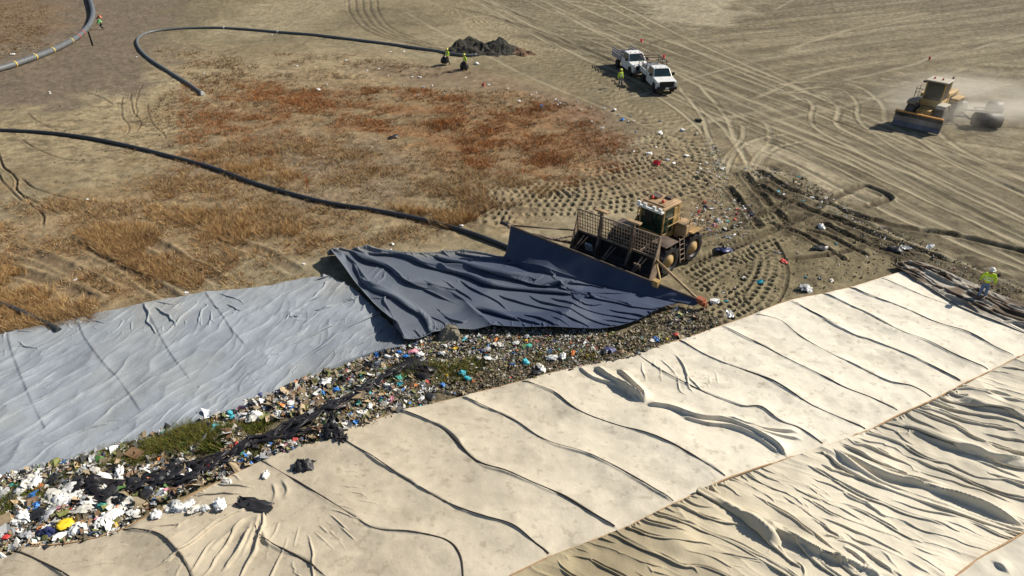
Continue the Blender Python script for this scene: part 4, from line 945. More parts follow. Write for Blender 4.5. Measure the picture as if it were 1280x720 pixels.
for pts in ([(1.0, -.3, 1.9), (1.0, -.3, 2.8), (1.0, .9, 2.8), (1.0, .9, 1.9)], [(1.0, -.3, 2.35), (1.0, .9, 2.35)], ): rl.tube(pts, .028, 6)
rl.build('handrail', m_cy, comp)
MB().tube([(-1.0, -.3, 1.9), (-1.0, -.3, 2.8), (-1.0, .9, 2.8), (-1.0, .9, 1.9)], .028, 6).build('handrail', m_cy, comp)
MB().tube([(1.6, .9, 1.9), (1.6, .9, 2.6), (1.6, 1.8, 2.5), (1.6, 1.8, 1.9)], .028, 6).build('handrail', m_cy, comp)
ld = MB()
for s in (-.2, .2): ld.tube([(1.95, .15+s, .45), (1.7, .15+s, 1.85)], .03, 6)
for k in range(5): ld.tube([(1.93-k*.055, -.05, .6+k*.28), (1.93-k*.055, .35, .6+k*.28)], .025, 6)
ld.build('ladder', m_bar, comp)
MB().tube([(-.55, 1.4, 2.0), (-.55, 1.4, 2.7), (-.55, 1.5, 2.85)], .07, 10).build('exhaust', m_dsteel, comp, True)
MB().lathe([(0, .17), (.35, .17), (.45, .1), (.45, .01)], (.35, 1.5, 1.95), 'z', 14).build('air_cleaner', m_dsteel, comp, True)
# blade, turned a little against the body
bl_o = empty('blade', (-.75, -2.35, 0), math.radians(7)); bl_o.parent = comp
prof = [(-.05, .25), (.12, .6), (.16, 1.0), (.05, 1.35), (.15, 1.35), (.28, 1.0), (.24, .6), (.1, .25)]
BWD = 2.55
MB().prism(prof, -BWD, BWD).build('mouldboard', m_dsteel, bl_o)
MB().box((0, -.04, .22), (2*BWD, .06, .22)).build('cutting_edge', m_blade, bl_o)
ep = MB()
for s in (-1, 1): MB().prism([(-.75, .25), (-.5, .9), (-.1, 2.1), (.0, 2.7), (.12, 2.7), (.18, 1.3), (.1, .2)], s*BWD-.03, s*BWD+.03).build('end_plate', m_bar, bl_o)
gr_ = MB()
zt = lambda x: 2.68
for k in range(30):
    x_ = -BWD+.1+k*(2*BWD-.2)/29; gr_.tube([(x_, .16, 1.38), (x_, .02, zt(x_))], .024, 5)
for z_ in (1.58, 1.8, 2.02, 2.24, 2.46): gr_.tube([(-BWD, .14-(z_-1.38)*.11, z_), (BWD, .14-(z_-1.38)*.11, z_)], .021, 5)
gr_.tube([(-BWD, .0, 2.70), (BWD, .0, 2.70)], .045, 6); gr_.build('trash_rack', m_bar, bl_o)
MB().box((0, .1, 1.38), (2*BWD, .1, .1)).build('top_rail', m_bar, bl_o)
for x_ in (-1.05, .95):
    p = MB(); p.prism([(-.55, .45), (-.15, 1.3), (.0, 2.95), (.14, 2.95), (.1, 1.2), (-.1, .45)], x_-.07, x_+.07); po = p.build('post', m_steel, bl_o)
    MB().box((x_, .05, 3.02), (.82, .28, .1)).build('cap_plate', m_cy2, po, bevel=.02)
for x_ in (-2.0, -.15, 1.75):
    MB().tube([(x_, -.1, 1.28), (x_-.12, -.75, .75), (x_-.15, -1.0, .45)], .055, 7).tube([(x_+.25, -.1, 1.28), (x_+.1, -.6, .9), (x_-.12, -1.0, .5)], .04, 7).build('strut', m_steel, bl_o)
MB().box((-1.35, -.55, .95), (.42, .12, .45), rx=.3).build('bracket_plate', mat('bluish steel plate', (.20, .25, .30), .5), bl_o)
MB().box((1.75, -.55, .85), (.36, .08, .5), rx=.3).build('bracket_plate', m_bar, bl_o)
MB().box((0, -.55, .55), (4.6, .16, .2)).box((0, -.95, .42), (4.9, .14, .14)).build('cross_beam', m_dsteel, bl_o, bevel=.02)
pa = MB()
for x_ in (-.9, .9): pa.tube([(x_*1.0, -.7, .9), (x_, -2.0, .8)], .12, 8); pa.tube([(x_*.5, .0, 1.5), (x_*.6, -1.9, 1.3)], .08, 8)
pa.build('push_arm', m_steel, comp)
bpy.context.view_layer.update()
inv = comp.matrix_world.inverted()
def L(p): return inv @ Vector(p)
gzb = lambda p: Vector((p[0], p[1], p[2]+gz(p[0], p[1])))
b0 = gzb(BL); b1 = gzb(BR); bv = (b1-b0).normalized()
MB().tube([L(b0-bv*.7), L(b0), L(b0+(b1-b0)*.5), L(b1), L(b1+bv*.1)], .06, 8).build('spreader_bar', m_steel, comp, True)
bm_ = bl_o.matrix_world; 
bw = comp.matrix_world @ bl_o.matrix_local
rt = bw @ Vector((BWD, -.1, 1.4)); lt = bw @ Vector((-BWD, -.1, 1.4)); lt2 = bw @ Vector((-BWD, -.2, .6)); rt2 = bw @ Vector((BWD, -.2, .7))
MB().tube([L(rt), L(b1)], .07, 8).build('boom', m_orange if False else m_cy2, comp, True)
MB().tube([L(rt+Vector((0, 0, -.1))), L(b0+(b1-b0)*.80+Vector((.1, .1, .15))), L(b0+(b1-b0)*.79+Vector((.0, .0, -.2)))], .06, 8).box(L(b0+(b1-b0)*.79+Vector((0, 0, .0))), (.35, .3, .35)).build('boom', m_cy, comp)
MB().tube([L(lt), L(b0+Vector((.1, .05, .03)))], .045, 8).build('boom', m_steel, comp, True)
MB().tube([L(lt2), L(b0+(b1-b0)*.12)], .09, 8).tube([L(lt2+Vector((0, 0, .5))), L(b0+(b1-b0)*.2)], .05, 8).build('brace', m_steel, comp, True)
MB().box(L(b1+bv*.12), (.4, .3, .3)).box(L(b1+bv*.3+Vector((0, 0, -.1))), (.25, .2, .25)).build('end_clamp', mat('rusty red clamp', (.30, .09, .04), .7), comp)
MB().box(L(b0-bv*.1), (.16, .3, .2)).build('end_clamp', m_bar, comp)
MB().tube([L(b0-bv*.7), L(b0-bv*.2)], .11, 8).build('bar_tip', m_dsteel, comp)
m_cy = mat('dusty dozer yellow', (.46, .29, .08), .6, var=.25, scale=1.5, bump=.15)
m_cy2 = mat('dusty dozer hood', (.46, .31, .12), .6, var=.3, scale=1)
# ---- wheel dozer on the pad
m_droof = mat('dusty pale roof', (.42, .38, .30), .6)
D0 = P(1157, 153)
doz = empty('wheel_dozer', (*D0, gz(*D0)), math.radians(-46), label='yellow wheel dozer with a wide blade pulling a roller through dust on the bare pad', cat='dozer')
def tyre(par, x, y, r, w, m=m_dusty, mr=m_chrome, name='wheel'):
    s = 1 if x > 0 else -1
    o = MB().lathe([(-w/2, r*.6), (-w/2, r*.88), (-w/2+.08*r, r), (w/2-.08*r, r), (w/2, r*.88), (w/2, r*.6)], (0, 0, 0), 'x', 28)
    for k in range(int(18)):
        a = 2*math.pi*k/18; o.box((.12*w*(1 if k % 2 else -1), math.cos(a)*r, math.sin(a)*r), (w*.7, .10*r, .05*r), rx=a-math.pi/2)
    o = o.build(name, m, par, loc=(x, y, r))
    MB().lathe([(-s*w*.1, r*.6), (s*w*.34, r*.58), (s*w*.30, r*.42), (s*w*.42, r*.2), (s*w*.42, .01)], (0, 0, 0), 'x', 20).build('rim', mr, o, True); return o
for x_ in (-1.15, 1.15):
    for y_ in (-.9, 2.5): tyre(doz, x_, y_, .9, .72, m_dusty, m_cy)
MB().box((0, .8, 1.05), (1.3, 4.6, .7)).box((0, -1.2, 1.25), (1.2, 1.4, .55), taper=.85).build('chassis', m_cy, doz, bevel=.04)
h2 = MB().prism([(1.1, 1.35), (1.1, 2.5), (3.6, 2.4), (3.9, 2.1), (3.9, 1.25)], -.85, .85).build('engine_hood', m_cy2, doz, bevel=.06)
gb = MB()
for k in range(8): gb.box((0, 3.93, 1.35+k*.1), (1.3, .03, .03))
gb.build('grille', m_black, h2)
gb = MB()
for k in range(5): gb.box((.87, 1.6+k*.35, 1.95), (.03, .22, .5))
gb.build('louver', m_black, h2)
for x_ in (-1.15, 1.15):
    MB().prism([(1.5, 1.75), (1.7, 2.0), (3.2, 2.0), (3.5, 1.6), (3.4, 1.55), (3.15, 1.9), (1.75, 1.9), (1.6, 1.7)], x_-.38, x_+.38).build('fender', m_cy2, doz)
    MB().prism([(-1.7, 1.85), (-1.5, 2.05), (-.3, 2.05), (.0, 1.7), (-.05, 1.65), (-.35, 1.97), (-1.45, 1.97), (-1.65, 1.78)], x_-.36, x_+.36).build('fender', m_droof if x_ > 0 else m_bar, doz)
cb = MB()
for x_ in (-.72, .72):
    for y_ in (-.45, .95): cb.box((x_, y_, 2.75), (.1, .1, 1.75))
cb.box((0, .25, 1.85), (1.7, 1.6, .5)).box((0, .98, 2.7), (1.5, .05, 1.6))
cbo = cb.build('cab', m_cy, doz, bevel=.02)
MB().box((0, -.47, 2.8), (1.36, .03, 1.5)).build('windscreen', m_glass, cbo)
for x_ in (-.74, .74): MB().box((x_, .25, 2.8), (.03, 1.3, 1.45)).build('side_window', m_glass, cbo)
gv = MB()
for k in range(5): gv.box((.77, -.3+k*.27, 2.8), (.02, .04, 1.45))
gv.build('window_bar', m_bar, cbo)
r2 = MB().box((0, .25, 3.66), (1.75, 1.75, .12)).build('roof', m_droof, doz, bevel=.04)
for x_ in (-.45, .2): MB().lathe([(0, .08), (.14, .07), (.16, .01)], (x_, .2, 3.72), 'z', 10).build('beacon', m_amber, r2)
MB().box((-.95, -.4, 3.5), (.25, .2, .15)).build('work_lamp', m_black, r2)
MB().tube([(.4, 2.3, 2.4), (.4, 2.3, 3.35), (.4, 2.45, 3.6)], .1, 10).build('exhaust', m_steel, doz, True)
MB().lathe([(0, .2), (.4, .2), (.5, .1), (.5, .01)], (-.35, 1.8, 2.45), 'z', 14).build('air_cleaner', m_white, doz, True)
rr = MB()
for pts in ([(-1.35, -.7, 1.95), (-1.35, -.7, 3.0), (-1.35, .3, 3.0), (-1.35, .3, 1.95)], [(-1.35, -.7, 2.5), (-1.35, .3, 2.5)], [(-.8, -.7, 2.9), (-1.35, -.7, 2.9)]): rr.tube(pts, .03, 6)
rr.build('handrail', m_bar, doz); MB().box((-1.1, -.2, 1.95), (.6, 1.2, .06)).build('platform', m_dsteel, doz)
bo = MB().prism([(-2.75, .1), (-2.55, .5), (-2.5, .9), (-2.68, 1.28), (-2.55, 1.28), (-2.35, .9), (-2.4, .5), (-2.6, .1)], -1.9, 1.9).build('blade', m_blade, doz)
MB().box((0, -2.62, 1.32), (3.8, .2, .1)).build('blade_edge', m_orange, bo)
pa = MB()
for x_ in (-.6, .6): pa.tube([(x_, -2.4, .6), (x_, -1.0, .9)], .13, 8)
pa.tube([(0, -2.45, 1.1), (0, -1.3, 1.6)], .09, 8).build('push_arm', m_cy, doz)
# ---- towed drums
R0 = P(1230, 158)
doz.scale = (.97, .97, .97)
rol = empty('towed_roller', (*R0, gz(*R0)), math.radians(-10), label='towed roller of three smooth dark drums trailing behind the dozer in dust', cat='roller')
m_drum = mat('dusty drum steel', (.085, .08, .075), .6, .2, var=.25, scale=1.5)
for (x_, y_, r, w) in ((0.0, -.1, .60, 2.0), (1.9, 3.4, .58, 1.0), (-.9, 3.5, .55, .9)):
    d = MB().lathe([(-w/2+.05, r*.8), (-w/2, r*.85), (-w/2, r), (w/2, r), (w/2, r*.85), (w/2-.06, r*.8), (w/2-.06, .1), (w/2+.08, .08), (w/2+.08, .01)], (0, 0, 0), 'x', 36).build('drum', m_drum, rol, True, loc=(x_, y_, r))
MB().tube([(-1.3, -.1, .62), (-1.3, 2.6, .6), (.2, 2.4, .6), (1.9, 2.5, .6)], .07, 6).tube([(-1.3, .5, .62), (-3.2, .6, .6)], .08, 6).tube([(.2, 2.4, .6), (.2, 3.4, .6), (1.5, 3.4, .6)], .05, 6).build('tow_frame', m_dsteel, rol)
# ---- trucks
def wheel_t(par, x, y): return tyre(par, x, y, .42, .28, m_rubber, m_chrome)
def truck(name, loc, rz, label, rack):
    t = empty(name, loc, rz, label=label, cat='truck', group='white work trucks')
    for x_ in (-.86, .86): wheel_t(t, x_, -1.75); wheel_t(t, x_*1.0, 1.75)
    # front end and cab as one lofted body
    b = MB(); b.prism([(-2.62, .55), (-2.68, .95), (-2.6, 1.22), (-1.45, 1.32), (-1.35, 1.36), (.62, 1.36), (.62, .5), (-1.25, .45), (-1.35, .85), (-1.6, .98), (-1.9, .98), (-2.15, .85), (-2.28, .5)], -.98, .98)
    body = b.build('body', m_white, t, bevel=.06)
    c_ = MB(); c_.add([(-.92, -1.38, 1.34), (.92, -1.38, 1.34), (.92, .62, 1.34), (-.92, .62, 1.34), (-.74, -.72, 2.0), (.74, -.72, 2.0), (.74, .5, 2.0), (-.74, .5, 2.0)], [(0, 1, 5, 4), (1, 2, 6, 5), (2, 3, 7, 6), (3, 0, 4, 7), (4, 5, 6, 7)])
    co = c_.build('cab', m_white, t, bevel=.03)
    MB().add([(-.84, -1.375, 1.385), (.84, -1.375, 1.385), (.70, -.80, 1.965), (-.70, -.80, 1.965)], [(0, 1, 2, 3)]).build('windscreen', m_glass, co)
    for s in (-1, 1):
        MB().add([(s*.925, -1.15, 1.40), (s*.925, .45, 1.40), (s*.785, .38, 1.90), (s*.785, -.72, 1.90)], [(0, 1, 2, 3)]).build('side_window', m_glass, co)
        MB().box((s*1.12, -1.05, 1.50), (.26, .1, .26)).tube([(s*.95, -1.05, 1.4), (s*1.1, -1.05, 1.45)], .025, 6).build('mirror', m_black, t)
        MB().box((s*.84, -2.67, 1.06), (.22, .08, .22)).build('headlight', m_light, t, bevel=.02)
        MB().box((s*.99, -.2, 1.0), (.02, .18, .04)).build('door_handle', m_black, t)
        MB().tube([(s*.99, .58, .55), (s*.99, .58, 1.3)], .008, 4).tube([(s*.99, -.95, .55), (s*.99, -.95, 1.3)], .008, 4).build('door_seam', m_black, t)
        MB().lathe([(0, .5), (.02, .5), (.02, .42), (.03, .42)], (s*.97-.01, -1.75, .45), 'x', 20).build('wheel_arch', m_black, t)
    MB().add([(-.72, .628, 1.42), (.72, .628, 1.42), (.66, .52, 1.9), (-.66, .52, 1.9)], [(0, 1, 2, 3)]).build('rear_window', m_glass, co)
    g_ = MB().box((0, -2.69, 1.0), (1.4, .06, .46)).build('grille', m_black, t, bevel=.02)
    MB().box((0, -2.76, .62), (1.95, .22, .26)).build('bumper', m_black if rack else m_chrome, t, bevel=.04)
    MB().box((0, -2.88, .64), (.34, .02, .16)).build('number_plate', m_light, t)
    for x_ in (-.5, 0, .5): MB().box((x_, -.55, 2.03), (.1, .1, .04)).build('roof_lamp', m_amber if not rack else m_white, t)
    MB().box((0, .3, .5), (.8, 5.2, .18)).build('chassis', m_black, t)
    m_bed = m_white if rack else mat('scuffed grey bed', (.32, .31, .33), .5, var=.25)
    bd_ = MB(); bd_.box((0, 1.95, .98), (2.05, 2.55, .1))
    for s in (-1, 1): bd_.box((s*1.0, 1.95, 1.2), (.08, 2.55, .48))
    bd_.box((0, .72, 1.3), (2.05, .07, .75)); bd_.box((0, 3.22, 1.2), (2.05, .07, .48)); bd_.build('cargo_bed', m_bed, t, bevel=.02)
    if rack:
        k = MB()
        for s in (-1, 1):
            for y_ in (.72, 1.95, 3.15): k.tube([(s*.98, y_, 1.3), (s*.98, y_, 2.25)], .04, 6)
            k.tube([(s*.98, .3, 2.25), (s*.98, 3.25, 2.25)], .045, 6); k.tube([(s*.98, .7, 1.8), (s*.98, 3.2, 1.8)], .035, 6)
        for y_ in (.4, 1.3, 2.2, 3.15): k.tube([(-.98, y_, 2.25), (.98, y_, 2.25)], .045, 6)
        k.build('ladder_rack', m_steel, t)
        MB().box((-.3, 2.1, 1.3), (.9, 1.6, .5)).box((.5, 1.5, 1.2), (.5, .7, .4)).build('tool_box', m_chrome, t, bevel=.03)
        MB().box((-.4, 1.0, 2.33), (.6, .8, .08)).build('rack_board', m_bar, t)
    else:
        k = MB()
        for s in (-1, 1):
            for y_ in (.8, 1.6, 2.4, 3.1): k.tube([(s*1.0, y_, 1.4), (s*1.0, y_, 1.85)], .03, 6)
            for z_ in (1.6, 1.82): k.box((s*1.0, 1.95, z_), (.04, 2.5, .12))
        k.build('side_rail', m_bed, t)
        MB().box((0, 2.6, 1.25), (1.3, .9, .45)).build('load', m_dsteel, t, bevel=.08)
    return t
TA = P(821, 108); TB = P(789, 90)
truck('work_truck', (*TA, gz(*TA)), math.radians(8), 'white work truck with a dark ladder rack, nearer the camera of the two parked together', True)
truck('work_truck', (*TB, gz(*TB)), math.radians(14), 'white work truck with an open grey railed bed, parked beside the one with the rack', False)
# ------------------------------------------------------------------ people
m_skin = mat('skin', (.34, .19, .12), .6); m_lime = mat('lime safety fabric', (.50, .72, .03), .8, var=.15); m_refl = mat('reflective tape', (.7, .72, .68), .35)
m_jean = mat('blue jeans', (.12, .18, .32), .9); m_dtr = mat('dark trousers', (.02, .022, .03), .9); m_gtr = mat('grey trousers', (.12, .13, .14), .9); m_boot = mat('boots', (.05, .035, .025), .8)
m_hatw = mat('white helmet', (.78, .78, .72), .35); m_haty = mat('yellow helmet', (.70, .72, .10), .4); m_hair = mat('dark hair', (.02, .015, .012), .7); m_grn = mat('green jacket', (.10, .62, .16), .8); m_face = mat('face marks', (.06, .03, .025), .7)
def skin_mesh(name, verts, edges, radii, m, par, root=0, sub=2):
    me = bpy.data.meshes.new(name); me.from_pydata(verts, edges, []); o = link(name, me, None, par)
    o.modifiers.new('skin', 'SKIN'); s = me.skin_vertices[0].data
    for i, r in enumerate(radii): s[i].radius = r if hasattr(r, '__len__') else (r, r); s[i].use_root = (i == root)
    o.modifiers['skin'].use_smooth_shade = True
    ss = o.modifiers.new('sub', 'SUBSURF'); ss.levels = sub; ss.render_levels = sub
    bpy.context.view_layer.update(); dg = bpy.context.evaluated_depsgraph_get()
    m2 = bpy.data.meshes.new_from_object(o.evaluated_get(dg)); o.modifiers.clear(); o.data = m2; m2.materials.clear(); m2.materials.append(m)
    for p in m2.polygons: p.use_smooth = True
    return o
def person(loc, rz, label, top, legs, hat, vest=False, lh=None, rh=None, lf=(-.02, 0), rf=(.02, 0), lean=0, crouch=0, headdrop=0):
    """faces -y; lh/rh hand positions, lf/rf feet forward offsets"""
    t = empty('person', loc, rz, label=label, cat='person')
    dz = -crouch
    pel = Vector((0, .0, .94+dz)); che = Vector((0, -.30*lean, 1.30+dz-.1*lean)); nk = Vector((0, -.42*lean, 1.47+dz-.16*lean)); hd_ = nk+Vector((0, -.03-.08*lean, .15-headdrop))
    V = [pel, (pel+che)/2, che, nk, hd_]; E = [(0, 1), (1, 2), (2, 3), (3, 4)]; R = [(.15, .11), (.145, .105), (.165, .11), .055, (.075, .09)]
    cl_arm = []; cl_leg = []
    for s, hand, foot in ((-1, lh, lf), (1, rh, rf)):
        sh = che+Vector((s*.19, 0, .10)); ha = Vector(hand) if hand else sh+Vector((s*.08, -.08, -.56))
        ha_ = ha; mid = (sh+ha_)/2; d = (ha_-sh).length; bend = math.sqrt(max(.0, .29**2-(d/2)**2)) if d < .58 else 0
        el = mid+Vector((s*.35, .85, -.25)).normalized()*bend
        i = len(V); V += [sh, el, ha_, ha_+(ha_-el).normalized()*.09]; E += [(2, i), (i, i+1), (i+1, i+2), (i+2, i+3)]; R += [.058, .045, .032, (.04, .02)]
        cl_arm.append((sh, el, ha_))
        hip = pel+Vector((s*.10, 0, -.04)); an = Vector((s*.11+foot[0], foot[1], .09)); mid = (hip+an)/2; d = (an-hip).length; b = math.sqrt(max(0, .43**2-(d/2)**2)) if d < .86 else 0
        kn = mid+Vector((0, -1, .1)).normalized()*b
        i = len(V); V += [hip, kn, an, an+Vector((0, -.17, -.05))]; E += [(0, i), (i, i+1), (i+1, i+2), (i+2, i+3)]; R += [.085, .058, .042, (.045, .035)]
        cl_leg.append((hip, kn, an))
    body = skin_mesh('body', [tuple(v) for v in V], E, R, m_skin, t, 0, 2)
    # five fingers on each hand, curled
    for a in cl_arm:
        pass
    fg = MB()
    for (sh, el, ha) in cl_arm:
        d = (ha-el).normalized(); sd_ = d.cross(Vector((0, 0, 1))); sd_ = sd_.normalized() if sd_.length > .1 else Vector((0, 1, 0)); sd_ = Vector((0, -1, 0)) if abs(d.z) > .6 else sd_; pn = d.cross(sd_).normalized()
        for k, ln in enumerate((.065, .078, .072, .055)):
            r_ = ha+d*.08+sd_*(.03-.02*k); fg.tube([r_, r_+d*ln*.5+pn*.008, r_+d*ln*.8+pn*.035], [.010, .009, .007], 6)
        r_ = ha+d*.03+sd_*.035; fg.tube([r_, r_+sd_*.03+d*.03, r_+sd_*.035+d*.06+pn*.02], [.012, .010, .008], 6)
    fg.build('fingers', m_skin, body, True)
    # clothes
    Vt = [pel+Vector((0, 0, -.06)), (pel+che)/2, che, che+Vector((0, 0, .10))]; Et = [(0, 1), (1, 2), (2, 3)]; Rt = [(.185, .14), (.18, .135), (.195, .14), (.10, .09)]
    for (sh, el, ha) in cl_arm:
        i = len(Vt)
        if vest: Vt += [sh]; Et += [(2, i)]; Rt += [.085]
        else: Vt += [sh, el, ha-(ha-el)*.12]; Et += [(2, i), (i, i+1), (i+1, i+2)]; Rt += [.08, .066, .052]
    jk = skin_mesh('jacket' if not vest else 'vest', [tuple(v) for v in Vt], Et, Rt, top, t, 0, 2)
    tp = MB()
    for w_, z_ in ((.5, 0), (.85, 0)):
        q = pel*(1-w_)+che*w_; tp.add([(q.x+math.cos(a)*.203, q.y+math.sin(a)*.152, q.z+z2) for z2 in (-.025, .025) for a in [2*math.pi*k/24 for k in range(24)]], [(k, (k+1) % 24, 24+(k+1) % 24, 24+k) for k in range(24)])
    tp.build('reflective_tape', m_refl, jk)
    Vt = [pel+Vector((0, 0, .02)), pel+Vector((0, 0, -.06))]; Et = [(0, 1)]; Rt = [(.16, .12), (.155, .12)]
    for (hip, kn, an) in cl_leg:
        i = len(Vt); Vt += [hip+Vector((0, 0, -.05)), kn, an+Vector((0, 0, .03))]; Et += [(1, i), (i, i+1), (i+1, i+2)]; Rt += [.10, .078, .066]
    skin_mesh('trousers', [tuple(v) for v in Vt], Et, Rt, legs, t, 0, 2)
    for (hip, kn, an) in cl_leg:
        skin_mesh('boot', [tuple(an+Vector((0, .03, .08))), tuple(an+Vector((0, .02, -.02))), tuple(an+Vector((0, -.1, -.05))), tuple(an+Vector((0, -.2, -.055)))], [(0, 1), (1, 2), (2, 3)], [.055, .055, (.05, .04), (.045, .03)], m_boot, t, 0, 1)
    # face and hat
    f_ = MB(); hc = hd_+Vector((0, 0, -.005))
    f_.tube([hc+Vector((0, -.07, -.005)), hc+Vector((0, -.115, -.035)), hc+Vector((0, -.09, -.04))], [.012, .016, .008], 6); f_.build('nose', m_skin, body, True)
    f_ = MB()
    for s in (-1, 1): f_.box(hc+Vector((s*.03, -.088, .008)), (.022, .008, .010))
    f_.box(hc+Vector((0, -.088, -.062)), (.045, .01, .008)); f_.build('eyes_and_mouth', m_face, body)
    for s in (-1, 1): MB().lathe([(-.008, .02), (0, .028), (.008, .02)], tuple(hc+Vector((s*.083, 0, 0))), 'x', 8).build('ear', m_skin, body)
    if hat is not None:
        hb_ = MB().lathe([(0, .155), (.012, .15), (.014, .115), (.06, .112), (.105, .085), (.13, .04), (.135, .005)], tuple(hc+Vector((0, 0, .045))), 'z', 20).box(hc+Vector((0, -.15, .052)), (.16, .08, .012)).build('hard_hat', hat, t, True)
    else:
        MB().lathe([(-.06, .095), (0, .105), (.06, .098), (.10, .06), (.11, .005)], tuple(hc+Vector((0, .02, .01))), 'z', 16).build('hair', m_hair, t, True)
    return t
def at(px, py): q = P(px, py); return (*q, gz(*q))
m_bag = mat('black bag film', (.012, .012, .014), .35, bump=.5, bscale=12)
def bin_bag(loc, s, label, rz=0, m=None, cat='bag'):
    n = 18; vs = []; prof = [(0, .05), (.02, .75), (.18, 1.0), (.45, .95), (.7, .6), (.86, .22), (.93, .10), (1.0, .20)]
    r_ = random.Random(int(s*1000))
    for z, r in prof:
        for k in range(n):
            a = 2*math.pi*k/n; q = r*(1+.13*math.sin(k*2.5+z*7)+r_.uniform(-.08, .08)); vs.append((q*math.cos(a)*.5*s, q*math.sin(a)*.42*s, z*s*1.15))
    fs = [(i*n+k, i*n+(k+1) % n, (i+1)*n+(k+1) % n, (i+1)*n+k) for i in range(len(prof)-1) for k in range(n)]+[tuple(range(n))[::-1]]
    o = MB().add(vs, fs).build('bin_bag', m or m_bag, None, True, loc=loc); o.rotation_euler = (0, 0, rz); return tag(o, label, cat)
# two litter pickers
p1 = at(560, 82.5); person(p1, math.radians(-50), 'person in a lime jacket and dark trousers carrying a black bag by the pipe end', m_lime, m_dtr, m_haty, lh=(-.34, -.12, .92), rh=(.28, -.3, 1.0), lf=(0, -.18), rf=(0, .18))
p2 = at(582, 89); person(p2, math.radians(-60), 'person in a lime jacket with a full black bag on the ground beside the feet', m_lime, m_dtr, m_haty, lh=(-.34, .05, .80), rh=(.25, -.25, 1.0), lf=(0, -.14), rf=(0, .14), lean=.15)
Rz = lambda a, v: Matrix.Rotation(a, 3, 'Z') @ Vector(v)
def beside(p, rz, v, h): q = Rz(rz, v); return (p[0]+q.x, p[1]+q.y, p[2]+h)
bin_bag(beside(p1, math.radians(-50), (-.42, -.14, 0), .12), .80, 'half full black bag hanging from the hand of the picker close to the pipe end')
bin_bag(beside(p2, math.radians(-60), (-.50, .08, 0), 0), .86, 'full black bag resting on the ground beside the second litter picker')
p3 = at(774.5, 109); person(p3, math.radians(20), 'person in a lime jacket and grey trousers standing beside the two white trucks', m_lime, m_gtr, m_haty, lf=(-.05, 0), rf=(.05, -.04))
x4_, y4_ = P(1224, 376); z4_ = HB(x4_, y4_) or gz(x4_, y4_)+.2
p4 = (x4_, y4_, z4_-.02); person(p4, math.radians(-35), 'person in a white helmet, lime vest and blue jeans standing on the bunched sheet', m_lime, m_jean, m_hatw, vest=False, lh=(-.30, -.2, 1.0), rh=(.32, .0, .9), lf=(-.02, -.1), rf=(.02, .1))
p5 = at(129, 35.5); person(p5, math.radians(-40), 'person with dark hair in a bright green jacket stooping beside the thick pipe', m_grn, m_dtr, None, lean=.7, crouch=.12, lh=(-.2, -.55, .75), rh=(.2, -.55, .75))
# ------------------------------------------------------------------ small site things
def stake(px, py, h, r, m, name, label, cat, lean=0):
    q = at(px, py); o = MB().box((0, 0, h/2), (r*2, r*1.4, h), taper=.8).build(name, m, None, loc=q); o.rotation_euler = (lean, lean*.5, .4); return tag(o, label, cat)
m_ost = mat('orange stake paint', (.75, .20, .10), .7)
stake(385, 237, .95, .035, m_ost, 'survey_stake', 'thin orange survey stake standing in the dry grass above the long black pipe', 'stake')
stake(116, 57.5, 1.6, .10, m_black, 'post', 'short black post standing beside the red banded bend of the thick pipe', 'post')
def flag(px, py, w, m, label):
    q = at(px, py); e_ = empty('marker_flag', q, rg.uniform(0, 1), label=label, cat='flag', group='red marker flags')
    MB().tube([(0, 0, 0), (0, 0, .35)], .012, 5).build('stick', m_bar, e_)
    n = 7; vs = []; 
    for i in range(n):
        for j in (0, 1): vs.append((i/(n-1)*w, .05*math.sin(i*1.3), .12+j*.34-.05*i/(n-1)))
    MB().add(vs, [(2*i, 2*i+2, 2*i+3, 2*i+1) for i in range(n-1)]).add([(a, b+.012, c_) for a, b, c_ in vs], [(2*i, 2*i+1, 2*i+3, 2*i+2) for i in range(n-1)]).build('cloth', m, e_)
m_rf = mat('red marker cloth', (.80, .04, .06), .6)
flag(800, 54.5, .5, m_rf, 'small red marker on the bare pad behind the railed truck')
flag(828, 74.5, .5, m_rf, 'small red marker on the bare pad just beyond the rack truck')
flag(1160, 76, .45, m_rf, 'small red marker on the pad beyond the dozer cab')
flag(816, 209, .55, m_rf, 'bright red marker on the pitted ground between the brush and the compactor')
flag(602, 110, .4, mat('faded red marker cloth', (.55, .18, .13), .7), 'faded red marker on the ground just above the rust brush')
# orange material near the stooping worker
def heap_cloth(name, px, py, s, m, label, cat, group=None, seed=0, flat=.5, rz=0, z=None, off=0):
    r_ = np.random.default_rng(seed); n = 9; a, b = np.meshgrid(np.linspace(-1, 1, n), np.linspace(-1, 1, n)); rr = np.maximum(np.abs(a), np.abs(b))
    zz = (1-rr**2)*flat*s*.6+r_.normal(0, .10, (n, n))*s*(1-.6*rr); x = a*s*.5+r_.normal(0, .05, (n, n))*s; y = b*s*.36+r_.normal(0, .05, (n, n))*s
    V = np.stack([x, y, zz-zz[0, 0]*0], -1).reshape(-1, 3); me = np_mesh(name, V, grid_faces(n, n), None, True)
    q = P(px, py); o = link(name, me, m, None, (q[0], q[1], (gz(*q) if z is None else z)+off)); o.rotation_euler = (0, 0, rz); return tag(o, label, cat, group)
heap_cloth('orange_bag', 124, 21, .55, mat('orange film', (.50, .15, .08), .5), 'crumpled orange bag lying beside the pipe, behind the stooping worker', 'bag', seed=2, flat=.9, off=.03)
